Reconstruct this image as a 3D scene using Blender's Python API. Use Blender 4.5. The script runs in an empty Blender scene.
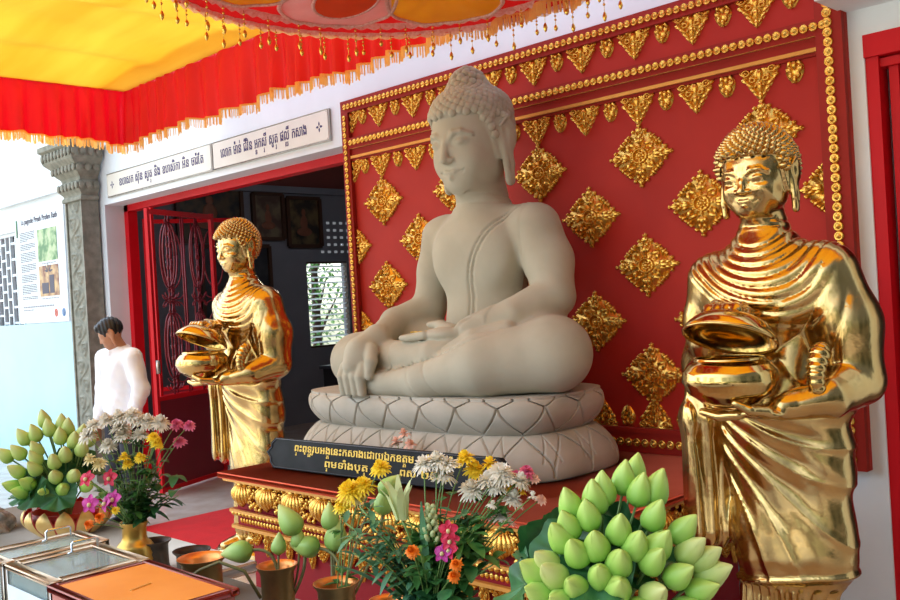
import bpy, math, random
import numpy as np
from mathutils import Vector, Matrix

PI = math.pi
SC = bpy.context.scene
COL = SC.collection
RNG = random.Random(7)

# ------------------------------------------------------------------ object helpers
def empty(name, loc=(0, 0, 0), rz=0.0):
    o = bpy.data.objects.new(name, None)
    o.empty_display_size = 0.1
    o.location = loc
    o.rotation_euler = (0, 0, rz)
    COL.objects.link(o)
    return o

def tag(o, label=None, cat=None, group=None, kind=None):
    if label: o['label'] = label
    if cat: o['category'] = cat
    if group: o['group'] = group
    if kind: o['kind'] = kind
    return o

def thing(name, label, cat, loc=(0, 0, 0), rz=0.0, group=None):
    return tag(empty(name, loc, rz), label, cat, group)

def copy_tree(o, parent=None):
    c = o.copy()
    COL.objects.link(c)
    if parent is not None:
        c.parent = parent
    for ch in list(o.children):
        copy_tree(ch, c)
    return c

def mesh_obj(name, V, F, mat, parent=None, smooth=True, loc=None):
    me = bpy.data.meshes.new(name)
    V = np.asarray(V, dtype=np.float32).reshape(-1, 3)
    if isinstance(F, np.ndarray) and F.ndim == 2:
        n, k = F.shape
        me.vertices.add(len(V)); me.vertices.foreach_set('co', V.ravel())
        me.loops.add(n * k); me.loops.foreach_set('vertex_index', F.astype(np.int32).ravel())
        me.polygons.add(n)
        me.polygons.foreach_set('loop_start', np.arange(0, n * k, k, dtype=np.int32))
        me.update(calc_edges=True)
    else:
        me.from_pydata([tuple(map(float, v)) for v in V], [], F)
        me.update()
    me.validate()
    if smooth:
        me.polygons.foreach_set('use_smooth', [True] * len(me.polygons))
    if mat: me.materials.append(mat)
    o = bpy.data.objects.new(name, me)
    COL.objects.link(o)
    if parent is not None: o.parent = parent
    if loc is not None: o.location = loc
    return o

class MB:
    """collects shapes into one mesh"""
    def __init__(self): self.v = []; self.f = []
    def add(self, V, F, M=None):
        b = len(self.v)
        for p in V:
            q = Vector(p)
            if M is not None: q = M @ q
            self.v.append(q)
        for f in F: self.f.append([b + i for i in f])
        return self
    def box(self, c, s, rz=0.0, M=None, bev=0.0):
        x, y, z = [a / 2 for a in s]
        R = Matrix.Translation(c) @ Matrix.Rotation(rz, 4, 'Z')
        if M is not None: R = M @ R
        if bev <= 0:
            V = [(i * x, j * y, k * z) for i in (-1, 1) for j in (-1, 1) for k in (-1, 1)]
            F = [(0, 1, 3, 2), (4, 6, 7, 5), (0, 4, 5, 1), (2, 3, 7, 6), (0, 2, 6, 4), (1, 5, 7, 3)]
            return self.add(V, F, R)
        b = min(bev, x * .9, y * .9, z * .9)
        V = []; idx = {}
        for i in (-1, 1):
            for j in (-1, 1):
                for k in (-1, 1):
                    for ax in range(3):
                        p = [i * (x - b), j * (y - b), k * (z - b)]
                        p[ax] = (i * x, j * y, k * z)[ax]
                        idx[(i, j, k, ax)] = len(V); V.append(p)
        F = []
        for s_ in (-1, 1):
            a = [idx[(s_, -1, -1, 0)], idx[(s_, 1, -1, 0)], idx[(s_, 1, 1, 0)], idx[(s_, -1, 1, 0)]]
            F.append(a if s_ > 0 else a[::-1])
            a = [idx[(-1, s_, -1, 1)], idx[(-1, s_, 1, 1)], idx[(1, s_, 1, 1)], idx[(1, s_, -1, 1)]]
            F.append(a if s_ > 0 else a[::-1])
            a = [idx[(-1, -1, s_, 2)], idx[(1, -1, s_, 2)], idx[(1, 1, s_, 2)], idx[(-1, 1, s_, 2)]]
            F.append(a if s_ > 0 else a[::-1])
        for i in (-1, 1):
            for j in (-1, 1):
                F.append([idx[(i, j, -1, 0)], idx[(i, j, 1, 0)], idx[(i, j, 1, 1)], idx[(i, j, -1, 1)]][::(-1 if i * j > 0 else 1)][::-1])
                F.append([idx[(i, -1, j, 0)], idx[(i, 1, j, 0)], idx[(i, 1, j, 2)], idx[(i, -1, j, 2)]][::(1 if i * j > 0 else -1)][::-1])
                F.append([idx[(-1, i, j, 1)], idx[(1, i, j, 1)], idx[(1, i, j, 2)], idx[(-1, i, j, 2)]][::(-1 if i * j > 0 else 1)][::-1])
                for k in (-1, 1):
                    t = [idx[(i, j, k, 0)], idx[(i, j, k, 1)], idx[(i, j, k, 2)]]
                    F.append(t if i * j * k > 0 else t[::-1])
        return self.add(V, F, R)
    def lathe(self, prof, n=24, M=None, cap0=False, cap1=False, sx=1.0, sy=1.0, a0=0.0, a1=2 * PI):
        full = abs(a1 - a0 - 2 * PI) < 1e-6
        m = n if full else n + 1
        V = []; F = []
        for (r, z) in prof:
            for i in range(m):
                a = a0 + (a1 - a0) * i / n
                V.append((r * sx * math.cos(a), r * sy * math.sin(a), z))
        for j in range(len(prof) - 1):
            for i in range(n):
                i2 = (i + 1) % m if full else i + 1
                F.append((j * m + i, j * m + i2, (j + 1) * m + i2, (j + 1) * m + i))
        if cap0: F.append([i for i in range(m)][::-1])
        if cap1: F.append([(len(prof) - 1) * m + i for i in range(m)])
        return self.add(V, F, M)
    def tube(self, pts, r, n=8, M=None, cap=True, flat=1.0):
        P = [Vector(p) for p in pts]
        R = r if isinstance(r, (list, tuple)) else [r] * len(P)
        V = []; F = []
        d = (P[1] - P[0]).normalized()
        up = Vector((0, 0, 1)) if abs(d.z) < .9 else Vector((0, 1, 0))
        u = d.cross(up).normalized()
        for i, p in enumerate(P):
            t = (P[min(i + 1, len(P) - 1)] - P[max(i - 1, 0)]).normalized()
            u = (u - t * u.dot(t)).normalized()
            w = t.cross(u)
            for k in range(n):
                a = 2 * PI * k / n
                V.append(p + (u * math.cos(a) + w * math.sin(a) * flat) * R[i])
        for i in range(len(P) - 1):
            for k in range(n):
                k2 = (k + 1) % n
                F.append((i * n + k, i * n + k2, (i + 1) * n + k2, (i + 1) * n + k))
        if cap:
            F.append([k for k in range(n)][::-1]); F.append([(len(P) - 1) * n + k for k in range(n)])
        return self.add(V, F, M)
    def ball(self, c, r, n=10, m=7, M=None):
        rx, ry, rz = (r, r, r) if not isinstance(r, (tuple, list)) else r
        V = [(c[0], c[1], c[2] - rz)]; F = []
        for j in range(1, m):
            t = -PI / 2 + PI * j / m
            for i in range(n):
                a = 2 * PI * i / n
                V.append((c[0] + rx * math.cos(t) * math.cos(a), c[1] + ry * math.cos(t) * math.sin(a), c[2] + rz * math.sin(t)))
        V.append((c[0], c[1], c[2] + rz))
        for i in range(n): F.append((0, 1 + (i + 1) % n, 1 + i))
        for j in range(m - 2):
            for i in range(n):
                a = 1 + j * n + i; b = 1 + j * n + (i + 1) % n
                F.append((a, b, b + n, a + n))
        e = len(V) - 1; b0 = 1 + (m - 2) * n
        for i in range(n): F.append((b0 + i, b0 + (i + 1) % n, e))
        return self.add(V, F, M)
    def grid(self, fn, nu, nv, M=None, closed=False):
        """fn(u,v) -> point, u,v in 0..1"""
        V = []; F = []
        for j in range(nv + 1):
            for i in range(nu + (0 if closed else 1)):
                V.append(fn(i / nu, j / nv))
        m = nu if closed else nu + 1
        for j in range(nv):
            for i in range(nu):
                i2 = (i + 1) % m
                F.append((j * m + i, j * m + i2, (j + 1) * m + i2, (j + 1) * m + i))
        return self.add(V, F, M)
    def build(self, name, mat, parent=None, smooth=True, loc=None, sharp=None):
        o = mesh_obj(name, [tuple(v) for v in self.v], self.f, mat, parent, smooth, loc)
        if smooth and sharp is not None:
            split(o, sharp)
        return o

def split(o, deg=35):
    me = o.data
    me.update()
    try:
        me.set_sharp_from_angle(angle=math.radians(deg))
    except Exception:
        pass
    return o

def boxo(name, x0, x1, y0, y1, z0, z1, mat, parent=None, bev=0.0):
    m = MB(); m.box(((x0 + x1) / 2, (y0 + y1) / 2, (z0 + z1) / 2), (x1 - x0, y1 - y0, z1 - z0), bev=bev)
    return m.build(name, mat, parent, smooth=bev > 0, sharp=30)

def struct(name, x0, x1, y0, y1, z0, z1, mat):
    return tag(boxo(name, x0, x1, y0, y1, z0, z1, mat), kind='structure')

# ------------------------------------------------------------------ materials
MATS = {}
def srgb(r, g, b):
    def f(c):
        c /= 255.0
        return c / 12.92 if c <= .04045 else ((c + .055) / 1.055) ** 2.4
    return (f(r), f(g), f(b), 1.0)

def mat(name, col, rough=.6, metal=0.0, col2=None, nscale=8.0, ndetail=4.0, bump=0.0, bscale=60.0,
        trans=0.0, spec=.5, coat=0.0, stops=(.35, .65), stretch=None, bdist=.01):
    if name in MATS: return MATS[name]
    m = bpy.data.materials.new(name); m.use_nodes = True
    nt = m.node_tree; b = nt.nodes['Principled BSDF']
    b.inputs['Base Color'].default_value = col
    b.inputs['Roughness'].default_value = rough
    b.inputs['Metallic'].default_value = metal
    b.inputs['Specular IOR Level'].default_value = spec
    if coat: b.inputs['Coat Weight'].default_value = coat; b.inputs['Coat Roughness'].default_value = .12
    tc = nt.nodes.new('ShaderNodeTexCoord')
    src = tc.outputs['Object']
    if stretch:
        mp = nt.nodes.new('ShaderNodeMapping'); mp.inputs['Scale'].default_value = stretch
        nt.links.new(src, mp.inputs['Vector']); src = mp.outputs['Vector']
    n = nt.nodes.new('ShaderNodeTexNoise'); n.inputs['Scale'].default_value = nscale; n.inputs['Detail'].default_value = ndetail
    nt.links.new(src, n.inputs['Vector'])
    r = nt.nodes.new('ShaderNodeValToRGB')
    r.color_ramp.elements[0].position = stops[0]; r.color_ramp.elements[1].position = stops[1]
    r.color_ramp.elements[0].color = col
    c2 = col2 or tuple(min(1, c * 1.12) for c in col[:3]) + (1,)
    r.color_ramp.elements[1].color = c2
    nt.links.new(n.outputs['Fac'], r.inputs['Fac'])
    nt.links.new(r.outputs['Color'], b.inputs['Base Color'])
    if bump:
        n2 = nt.nodes.new('ShaderNodeTexNoise'); n2.inputs['Scale'].default_value = bscale; n2.inputs['Detail'].default_value = 5
        nt.links.new(src, n2.inputs['Vector'])
        bp = nt.nodes.new('ShaderNodeBump'); bp.inputs['Strength'].default_value = bump; bp.inputs['Distance'].default_value = bdist
        nt.links.new(n2.outputs['Fac'], bp.inputs['Height']); nt.links.new(bp.outputs['Normal'], b.inputs['Normal'])
    if trans:
        tr = nt.nodes.new('ShaderNodeBsdfTranslucent'); mx = nt.nodes.new('ShaderNodeMixShader')
        nt.links.new(r.outputs['Color'], tr.inputs['Color'])
        mx.inputs['Fac'].default_value = trans
        nt.links.new(b.outputs['BSDF'], mx.inputs[1]); nt.links.new(tr.outputs['BSDF'], mx.inputs[2])
        nt.links.new(mx.outputs['Shader'], nt.nodes['Material Output'].inputs['Surface'])
    MATS[name] = m
    return m

WHITE = mat('white_plaster', srgb(222, 228, 232), .7, bump=.08, bscale=30, nscale=1.5)
PALEBLUE = mat('pale_blue_paint', srgb(160, 206, 220), .35, bump=.03, bscale=20, nscale=2)
FLOORM = mat('floor_tile', srgb(186, 168, 156), .22, col2=srgb(202, 188, 176), nscale=5)
REDPAINT = mat('red_gate_paint', srgb(200, 10, 26), .5, nscale=3, spec=.25)
MAROON = mat('maroon_gate_paint', srgb(120, 16, 34), .45, nscale=3)
BOARD = mat('vermilion_board', srgb(168, 34, 24), .6, spec=.25, col2=srgb(178, 40, 28), nscale=2.5, bump=.05, bscale=40)
BOARDD = mat('vermilion_molding', srgb(146, 34, 24), .6, nscale=3, spec=.2)
GILT = mat('gilt_relief', srgb(212, 156, 62), .27, .88, col2=srgb(240, 194, 98), nscale=25, bump=.25, bscale=120, bdist=.004)
GILTL = mat('gilt_molding', srgb(206, 146, 66), .4, .45, nscale=12)
BRASS = mat('polished_brass', srgb(190, 158, 102), .19, 1.0, col2=srgb(208, 176, 116), nscale=3, bump=.16, bscale=7, bdist=.03)
BRASSL = mat('smooth_brass', srgb(196, 162, 100), .13, 1.0, col2=srgb(212, 180, 114), nscale=3)
STONE = mat('grey_sandstone', srgb(172, 165, 147), .85, col2=srgb(184, 178, 160), nscale=4, bump=.12, bscale=180, bdist=.003)
STONED = mat('base_sandstone', srgb(172, 164, 150), .88, col2=srgb(188, 180, 168), nscale=5, bump=.15, bscale=150, bdist=.003)
CARVE = mat('carved_grey_stone', srgb(126, 126, 114), .9, col2=srgb(152, 150, 136), nscale=14, bump=.3, bscale=60)
ALTARTOP = mat('altar_red_paint', srgb(228, 96, 70), .75, spec=.1, col2=srgb(234, 106, 78), nscale=4)
ALTARB = mat('altar_body_paint', srgb(142, 26, 36), .6, spec=.2, nscale=4)
YELLOWC = mat('yellow_cloth', srgb(248, 168, 36), .8, col2=srgb(253, 194, 56), nscale=1.2, trans=.5, stretch=(.4, 2.5, 1))
REDC = mat('red_satin', srgb(226, 12, 34), .5, trans=.3, nscale=4)
FRINGE = mat('gold_fringe', srgb(252, 196, 112), .6, trans=.55, nscale=40)
PINKC = mat('pink_satin', srgb(248, 222, 218), .5, trans=.5, nscale=6)
ORANGEC = mat('orange_satin', srgb(222, 76, 20), .5, trans=.35, nscale=6)
YELLOWS = mat('yellow_satin', srgb(250, 190, 20), .5, trans=.35, nscale=6)
LACE = mat('sequin_lace', srgb(232, 190, 176), .5, .1, col2=srgb(250, 230, 222), nscale=60, bump=.5, bscale=120, trans=.5)
GOLDB = mat('gold_bead', srgb(232, 190, 90), .25, .9)
BLACKP = mat('black_lacquer', srgb(14, 14, 18), .5, spec=.15, col2=srgb(34, 36, 42), nscale=5)
GOLDT = mat('gold_lettering', srgb(226, 190, 84), .45, .3)
INKT = mat('violet_lettering', srgb(52, 36, 92), .6)
CREAM = mat('cream_signboard', srgb(218, 212, 200), .6, nscale=2)
DARKW = mat('interior_grey_paint', srgb(120, 122, 132), .8, nscale=2)
DARKR = mat('interior_red_brown_paint', srgb(120, 60, 54), .8, nscale=2)
WOODD = mat('dark_frame_wood', srgb(70, 42, 26), .5, nscale=8)
STEEL = mat('aluminium', srgb(196, 188, 176), .3, .85, nscale=20)
def glass(name, col, rough=.03, alpha=.25):
    m = bpy.data.materials.new(name); m.use_nodes = True
    nt = m.node_tree; b = nt.nodes['Principled BSDF']
    b.inputs['Base Color'].default_value = col; b.inputs['Roughness'].default_value = rough
    tr = nt.nodes.new('ShaderNodeBsdfTransparent'); tr.inputs['Color'].default_value = (.93, .96, .95, 1)
    mx = nt.nodes.new('ShaderNodeMixShader'); mx.inputs['Fac'].default_value = 1 - alpha
    nt.links.new(b.outputs['BSDF'], mx.inputs[1]); nt.links.new(tr.outputs['BSDF'], mx.inputs[2])
    nt.links.new(mx.outputs['Shader'], nt.nodes['Material Output'].inputs['Surface'])
    return m
CHROME = None
GLASS = glass('box_glass', srgb(205, 222, 222))

# ------------------------------------------------------------------ camera (level, rolled 3.3 degrees)
cam = bpy.data.cameras.new('camera'); cam.sensor_width = 36; cam.lens = 950.0 * 36 / 900
cam.clip_start = .05; cam.clip_end = 200
co = bpy.data.objects.new('camera', cam); COL.objects.link(co)
YAW = math.radians(45.1); ROLL = math.radians(3.3)
co.matrix_world = Matrix.Translation((0, 0, 1.62)) @ Matrix.Rotation(YAW, 4, 'Z') @ Matrix.Rotation(PI / 2, 4, 'X') @ Matrix.Rotation(-ROLL, 4, 'Z')
SC.camera = co
# ------------------------------------------------------------------ implicit surface modelling
class Field:
    def __init__(self, lo, hi, h):
        self.lo = np.array(lo, float); self.h = h
        self.n = [int(math.ceil((hi[i] - lo[i]) / h)) + 1 for i in range(3)]
        self.ax = [(self.lo[i] + h * np.arange(self.n[i])).astype(np.float32) for i in range(3)]
        self.D = np.full(self.n, .2, dtype=np.float32)
        self.T = None
    def frame(self, c=None, s=1.0, rx=0.0, rz=0.0, wx=1.0):
        if c is None: self.T = None
        else:
            R = np.array(Matrix.Rotation(rz, 3, 'Z') @ Matrix.Rotation(rx, 3, 'X'))
            self.T = (np.array(c, float), s, R, wx)
    def _reg(self, bb, pad):
        lo, hi = np.array(bb[0], float), np.array(bb[1], float)
        if self.T is not None:
            c, s, R, wx = self.T
            cs = np.array([[(lo, hi)[i][0], (lo, hi)[j][1], (lo, hi)[k][2]] for i in (0, 1) for j in (0, 1) for k in (0, 1)])
            cs = (cs * s * np.array([wx, 1, 1])) @ R.T + c
            lo, hi = cs.min(0), cs.max(0)
        lo = lo - pad; hi = hi + pad
        sl = []
        for i in range(3):
            a = max(0, int((lo[i] - self.lo[i]) / self.h)); b = min(self.n[i], int((hi[i] - self.lo[i]) / self.h) + 2)
            if b <= a: return None, None
            sl.append(slice(a, b))
        X, Y, Z = np.meshgrid(self.ax[0][sl[0]], self.ax[1][sl[1]], self.ax[2][sl[2]], indexing='ij')
        if self.T is not None:
            c, s, R, wx = self.T
            Xc, Yc, Zc = X - c[0], Y - c[1], Z - c[2]
            X = (Xc * R[0, 0] + Yc * R[1, 0] + Zc * R[2, 0]) / (s * wx)
            Y = (Xc * R[0, 1] + Yc * R[1, 1] + Zc * R[2, 1]) / s
            Z = (Xc * R[0, 2] + Yc * R[1, 2] + Zc * R[2, 2]) / s
        return tuple(sl), (X, Y, Z)
    def _op(self, fn, bb, k, sub):
        s = self.T[1] if self.T is not None else 1.0
        kk = k * s
        sl, P = self._reg(bb, kk + 2 * self.h)
        if sl is None: return
        d = (fn(*P) * s).astype(np.float32)
        D = self.D[sl]
        if sub:
            a, b = -D, d
        else:
            a, b = D, d
        if kk > 0:
            hh = np.maximum(kk - np.abs(a - b), 0) / kk
            r = np.minimum(a, b) - hh * hh * kk * .25
        else: r = np.minimum(a, b)
        self.D[sl] = -r if sub else r
    def ell(self, c, r, k=.03, sub=False, rz=0.0, rx=0.0, ry=0.0):
        c = np.array(c, float); r = np.array(r, float)
        R = np.array(Matrix.Rotation(rz, 3, 'Z') @ Matrix.Rotation(ry, 3, 'Y') @ Matrix.Rotation(rx, 3, 'X'))
        m = r.max()
        def fn(X, Y, Z):
            X, Y, Z = X - c[0], Y - c[1], Z - c[2]
            x = X * R[0, 0] + Y * R[1, 0] + Z * R[2, 0]; y = X * R[0, 1] + Y * R[1, 1] + Z * R[2, 1]; z = X * R[0, 2] + Y * R[1, 2] + Z * R[2, 2]
            k0 = np.sqrt((x / r[0]) ** 2 + (y / r[1]) ** 2 + (z / r[2]) ** 2) + 1e-6
            k1 = np.sqrt((x / r[0] ** 2) ** 2 + (y / r[1] ** 2) ** 2 + (z / r[2] ** 2) ** 2) + 1e-6
            return k0 * (k0 - 1) / k1
        bbr = r if (rz == rx == ry == 0) else np.array([m, m, m])
        self._op(fn, (c - bbr, c + bbr), k, sub)
    def cap(self, a, b, ra, rb=None, k=.03, sub=False, sq=None):
        rb = ra if rb is None else rb
        a = np.array(a, float); b = np.array(b, float); ba = b - a; L = float(ba @ ba) + 1e-9
        def fn(X, Y, Z):
            X, Y, Z = X - a[0], Y - a[1], Z - a[2]
            t = np.clip((X * ba[0] + Y * ba[1] + Z * ba[2]) / L, 0, 1)
            x, y, z = X - t * ba[0], Y - t * ba[1], Z - t * ba[2]
            if sq is not None: x, y, z = x / sq[0], y / sq[1], z / sq[2]
            return (np.sqrt(x * x + y * y + z * z) - (ra + (rb - ra) * t)) * (min(sq) if sq is not None else 1)
        rr = max(ra, rb) * (max(sq) if sq is not None else 1)
        self._op(fn, (np.minimum(a, b) - rr, np.maximum(a, b) + rr), k, sub)
    def path(self, pts, rs, k=.02, sub=False, sq=None):
        if not isinstance(rs, (list, tuple)): rs = [rs] * len(pts)
        for i in range(len(pts) - 1): self.cap(pts[i], pts[i + 1], rs[i], rs[i + 1], k, sub, sq)
    def disp(self, fn, bb):
        """D += fn(x,y,z) inside the box"""
        s = self.T[1] if self.T is not None else 1.0
        sl, P = self._reg(bb, 0)
        if sl is None: return
        self.D[sl] += (fn(*P) * s).astype(np.float32)
    def sample(self, p):
        q = (np.asarray(p) - self.lo) / self.h
        i = np.floor(q).astype(int); i = np.clip(i, 0, np.array(self.n) - 2); f = q - i
        r = 0
        for a in (0, 1):
            for b in (0, 1):
                for c in (0, 1):
                    w = (f[..., 0] if a else 1 - f[..., 0]) * (f[..., 1] if b else 1 - f[..., 1]) * (f[..., 2] if c else 1 - f[..., 2])
                    r = r + w * self.D[i[..., 0] + a, i[..., 1] + b, i[..., 2] + c]
        return r
    def mesh(self):
        D = self.D; S = D < 0
        n = D.shape
        c = np.zeros((n[0] - 1, n[1] - 1, n[2] - 1), dtype=np.int8)
        for a in (0, 1):
            for b in (0, 1):
                for d in (0, 1):
                    c += S[a:n[0] - 1 + a, b:n[1] - 1 + b, d:n[2] - 1 + d]
        act = (c > 0) & (c < 8)
        I = np.argwhere(act)
        idm = np.full(act.shape, -1, dtype=np.int64); idm[act] = np.arange(len(I))
        cor = {}
        for a in (0, 1):
            for b in (0, 1):
                for d in (0, 1):
                    cor[(a, b, d)] = D[I[:, 0] + a, I[:, 1] + b, I[:, 2] + d]
        acc = np.zeros((len(I), 3)); cnt = np.zeros(len(I))
        for ax in range(3):
            for u in (0, 1):
                for w in (0, 1):
                    p0 = [u, w]; p0.insert(ax, 0); p1 = list(p0); p1[ax] = 1
                    v0, v1 = cor[tuple(p0)], cor[tuple(p1)]
                    m = (v0 < 0) != (v1 < 0)
                    t = np.where(m, v0 / np.where(m, v0 - v1, 1), 0)
                    q = np.zeros((len(I), 3)); q[:] = p0; q[:, ax] = t
                    acc[m] += q[m]; cnt[m] += 1
        V = (I + acc / cnt[:, None]) * self.h + self.lo
        Fs = []
        for ax in range(3):
            o = [(1, 2), (2, 0), (0, 1)][ax]
            sA = [slice(1, n[i] - 1) for i in range(3)]; sA[ax] = slice(0, n[ax] - 1)
            sB = list(sA); sB[ax] = slice(1, n[ax])
            a, b = S[tuple(sA)], S[tuple(sB)]
            for flip, msk in ((False, a & ~b), (True, ~a & b)):
                J = np.argwhere(msk)
                if not len(J): continue
                off = np.array([1, 1, 1]); off[ax] = 0
                J = J + off
                def g(du, dw):
                    K = J.copy(); K[:, o[0]] -= du; K[:, o[1]] -= dw
                    return idm[K[:, 0], K[:, 1], K[:, 2]]
                q = np.stack([g(1, 1), g(0, 1), g(0, 0), g(1, 0)], 1)
                Fs.append(q[:, ::-1] if flip else q)
        return V, np.concatenate(Fs, 0)

def clean_islands(V, F):
    return V, F

def head_shape(S, c, s, rx=0.0, old=False, wx=1.0, hz=0.0):
    """a carved head, face towards -y; unit = chin to crown"""
    S.frame(c, s, rx, hz, wx)
    S.ell((0, .05, .12), (.335, .40, .38), .02)
    S.ell((0, -.05, -.13), (.285, .31, .36), .14)
    S.ell((0, -.2, -.36), (.15, .13, .11), .12)
    for e in (-1, 1):
        S.ell((e * .15, -.22, -.18), (.10, .09, .12), .10)
        S.ell((e * .22, -.02, -.27), (.07, .14, .1), .1)          # jaw angle
        S.ell((e * .135, -.405, .015), (.09, .07, .05), .045, sub=True)
        S.ell((e * .132, -.298, .0), (.078, .062, .045), .02)
        S.path([(e * .045, -.352, .035), (e * .10, -.352, .092), (e * .17, -.325, .095), (e * .25, -.26, .045)], [.017, .018, .016, .010], .028)
        # lid line and slit
        S.path([(e * .062, -.352, -.012), (e * .10, -.365, -.026), (e * .15, -.358, -.03), (e * .2, -.315, -.012)], .009, .008, sub=True)
        S.path([(e * .055, -.36, .02), (e * .10, -.372, .045), (e * .16, -.355, .042), (e * .215, -.30, .01)], .006, .008, sub=True)
        if old:
            S.path([(e * .07, -.38, -.17), (e * .12, -.36, -.22), (e * .145, -.33, -.3)], .009, .02, sub=True)
            S.ell((e * .15, -.275, -.13), (.075, .07, .06), .05)
            S.path([(e * .06, -.345, -.035), (e * .12, -.35, -.065), (e * .19, -.31, -.055)], .008, .012, sub=True)
            S.path([(e * .2, -.3, .02), (e * .26, -.24, .0)], .006, .01, sub=True)
        # ear
        S.ell((e * .355, .06, .01), (.042, .125, .185), .025, rz=e * -.3)
        S.path([(e * .36, .05, -.1), (e * .375, .03, -.27), (e * .37, .02, -.42)], [.07, .058, .055], .02, sq=(.62, 1.1, 1))
        S.path([(e * .41, .03, .04), (e * .42, .02, -.12), (e * .41, .02, -.34)], [.036, .018, .014], .015, sub=True)
        S.path([(e * .39, .15, .05), (e * .40, .08, .17), (e * .39, -.03, .09)], .017, .015)
    S.path([(0, -.345, .06), (0, -.372, -.03), (0, -.412, -.145)], [.024, .030, .040], .022)
    w = .058 if old else .045
    for e in (-1, 1): S.ell((e * w, -.375, -.15), (.033, .034, .025), .015)
    S.ell((0, -.375, -.175), (.04, .03, .012), .015)
    for e in (-1, 1): S.ell((e * .025, -.415, -.178), (.012, .014, .01), .008, sub=True)
    # lips with raised corners
    mw = .13 if old else .115
    S.path([(-mw, -.305, -.258), (-.045, -.350, -.262), (0, -.356, -.268), (.045, -.350, -.262), (mw, -.305, -.258)], [.010, .022, .020, .022, .010], .016)
    S.path([(-mw * .7, -.318, -.292), (0, -.346, -.308), (mw * .7, -.318, -.292)], [.015, .027, .015], .014)
    S.path([(-mw * 1.15, -.312, -.254), (-.05, -.370, -.281), (0, -.378, -.286), (.05, -.370, -.281), (mw * 1.15, -.312, -.254)], .0085, .01, sub=True)
    S.cap((0, .07, -.35), (0, .11, -.85), .205, .225, .06)
    for z in (-.53, -.62): 
        S.disp(lambda X, Y, Z, z=z: .012 * np.exp(-((Z + Y * .25 - z) / .015) ** 2) * (np.abs(X) < .3), ((-.3, -.25, -.75), (.3, .4, -.45)))

def hair_region(X, Y, Z, front=.255):
    """1 inside the hair"""
    a = (Z - front + .05 * np.clip(np.abs(X) - .12, 0, 1)) / .012
    b = np.minimum((Y + .17 - .25 * (.25 - Z)) / .012, (Z + .22) / .012)
    return np.clip(np.maximum(a, b), 0, 1)

def hair_cap(S, c, s, rx, top=(0, .08, .50), rt=(.17, .18, .20), thick=.016, k=.12, wx=1.0):
    S.frame(c, s, rx, 0, wx)
    # keep ears out of it
    S.disp(lambda X, Y, Z: -thick * hair_region(X, Y, Z) * (np.abs(X) < .34 + 0 * X), ((-.5, -.5, -.25), (.5, .6, .95)))
    if top: S.ell(top, rt, k)

def hair_dirs(n):
    out = []
    for i in range(n):
        z = 1 - 2 * (i + .5) / n; a = i * PI * (3 - math.sqrt(5)); r = math.sqrt(1 - z * z)
        out.append((r * math.cos(a), r * math.sin(a), z))
    return np.array(out)

def curls(S, c, s, rx, n, r, hgt, prof, seg=8, org=(0, .05, .15), rmax=.9, wx=1.0):
    """small curls set on the hair surface of a finished head field"""
    S.frame(c, s, rx, 0, wx)
    cc, ss, R, _w = S.T
    dl = hair_dirs(n)
    o = (np.array(org) * ss) @ R.T + cc
    dw = dl @ R.T
    ts = np.linspace(.2, rmax, 120) * ss
    P = o[None, None, :] + dw[:, None, :] * ts[None, :, None]
    lo, hi = S.lo, S.lo + S.h * (np.array(S.n) - 1)
    inside = np.all((P >= lo) & (P <= hi), axis=2)
    val = np.where(inside, S.sample(np.clip(P, lo, hi - 1e-4)), 1)
    mb = MB()
    for i in range(n):
        w = np.where(val[i] > 0)[0]
        if not len(w) or w[0] == 0: continue
        p = P[i, w[0]]
        q = ((p - cc) @ R) / ss / np.array([wx, 1, 1])
        if hair_region(q[0], q[1], q[2]) < .9: continue
        if abs(q[0]) > .30 and q[2] < .18 and -.06 < q[1] < .19: continue
        e = .004
        g = np.array([S.sample(p + np.eye(3)[a] * e) - S.sample(p - np.eye(3)[a] * e) for a in range(3)])
        g /= np.linalg.norm(g) + 1e-9
        nrm = Vector(g); M = Matrix.Translation(p - g * .002) @ nrm.to_track_quat('Z', 'Y').to_matrix().to_4x4()
        mb.lathe([(a * r, b * hgt) for a, b in prof], seg, M, cap1=True)
    S.frame(None)
    return mb
# ------------------------------------------------------------------ the seated stone Buddha
BUD = (-3.64, 3.71, .752); BUD_RZ = math.radians(1)
def hand_down(S, w, side):
    """right hand hanging over the shin, fingers pointing down"""
    x, y, z = w
    S.path([(x, y + .06, z + .03), (x - .02, y - .05, z - .04), (x - .03, y - .085, z - .11)], [.07, .072, .066], .03)
    S.ell((x - .03, y - .07, z - .09), (.095, .045, .09), .03)
    for i, (dx, ln) in enumerate([(-.105, .155), (-.055, .185), (-.003, .19), (.046, .17)]):
        S.path([(x + dx, y - .09, z - .12), (x + dx * 1.0, y - .115, z - .17), (x + dx * 1.0, y - .105, z - .12 - ln)], [.030, .0285, .022], .006)
    S.path([(x + .06, y - .04, z - .03), (x + .105, y - .085, z - .09), (x + .10, y - .10, z - .17)], [.036, .032, .024], .014)

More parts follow.
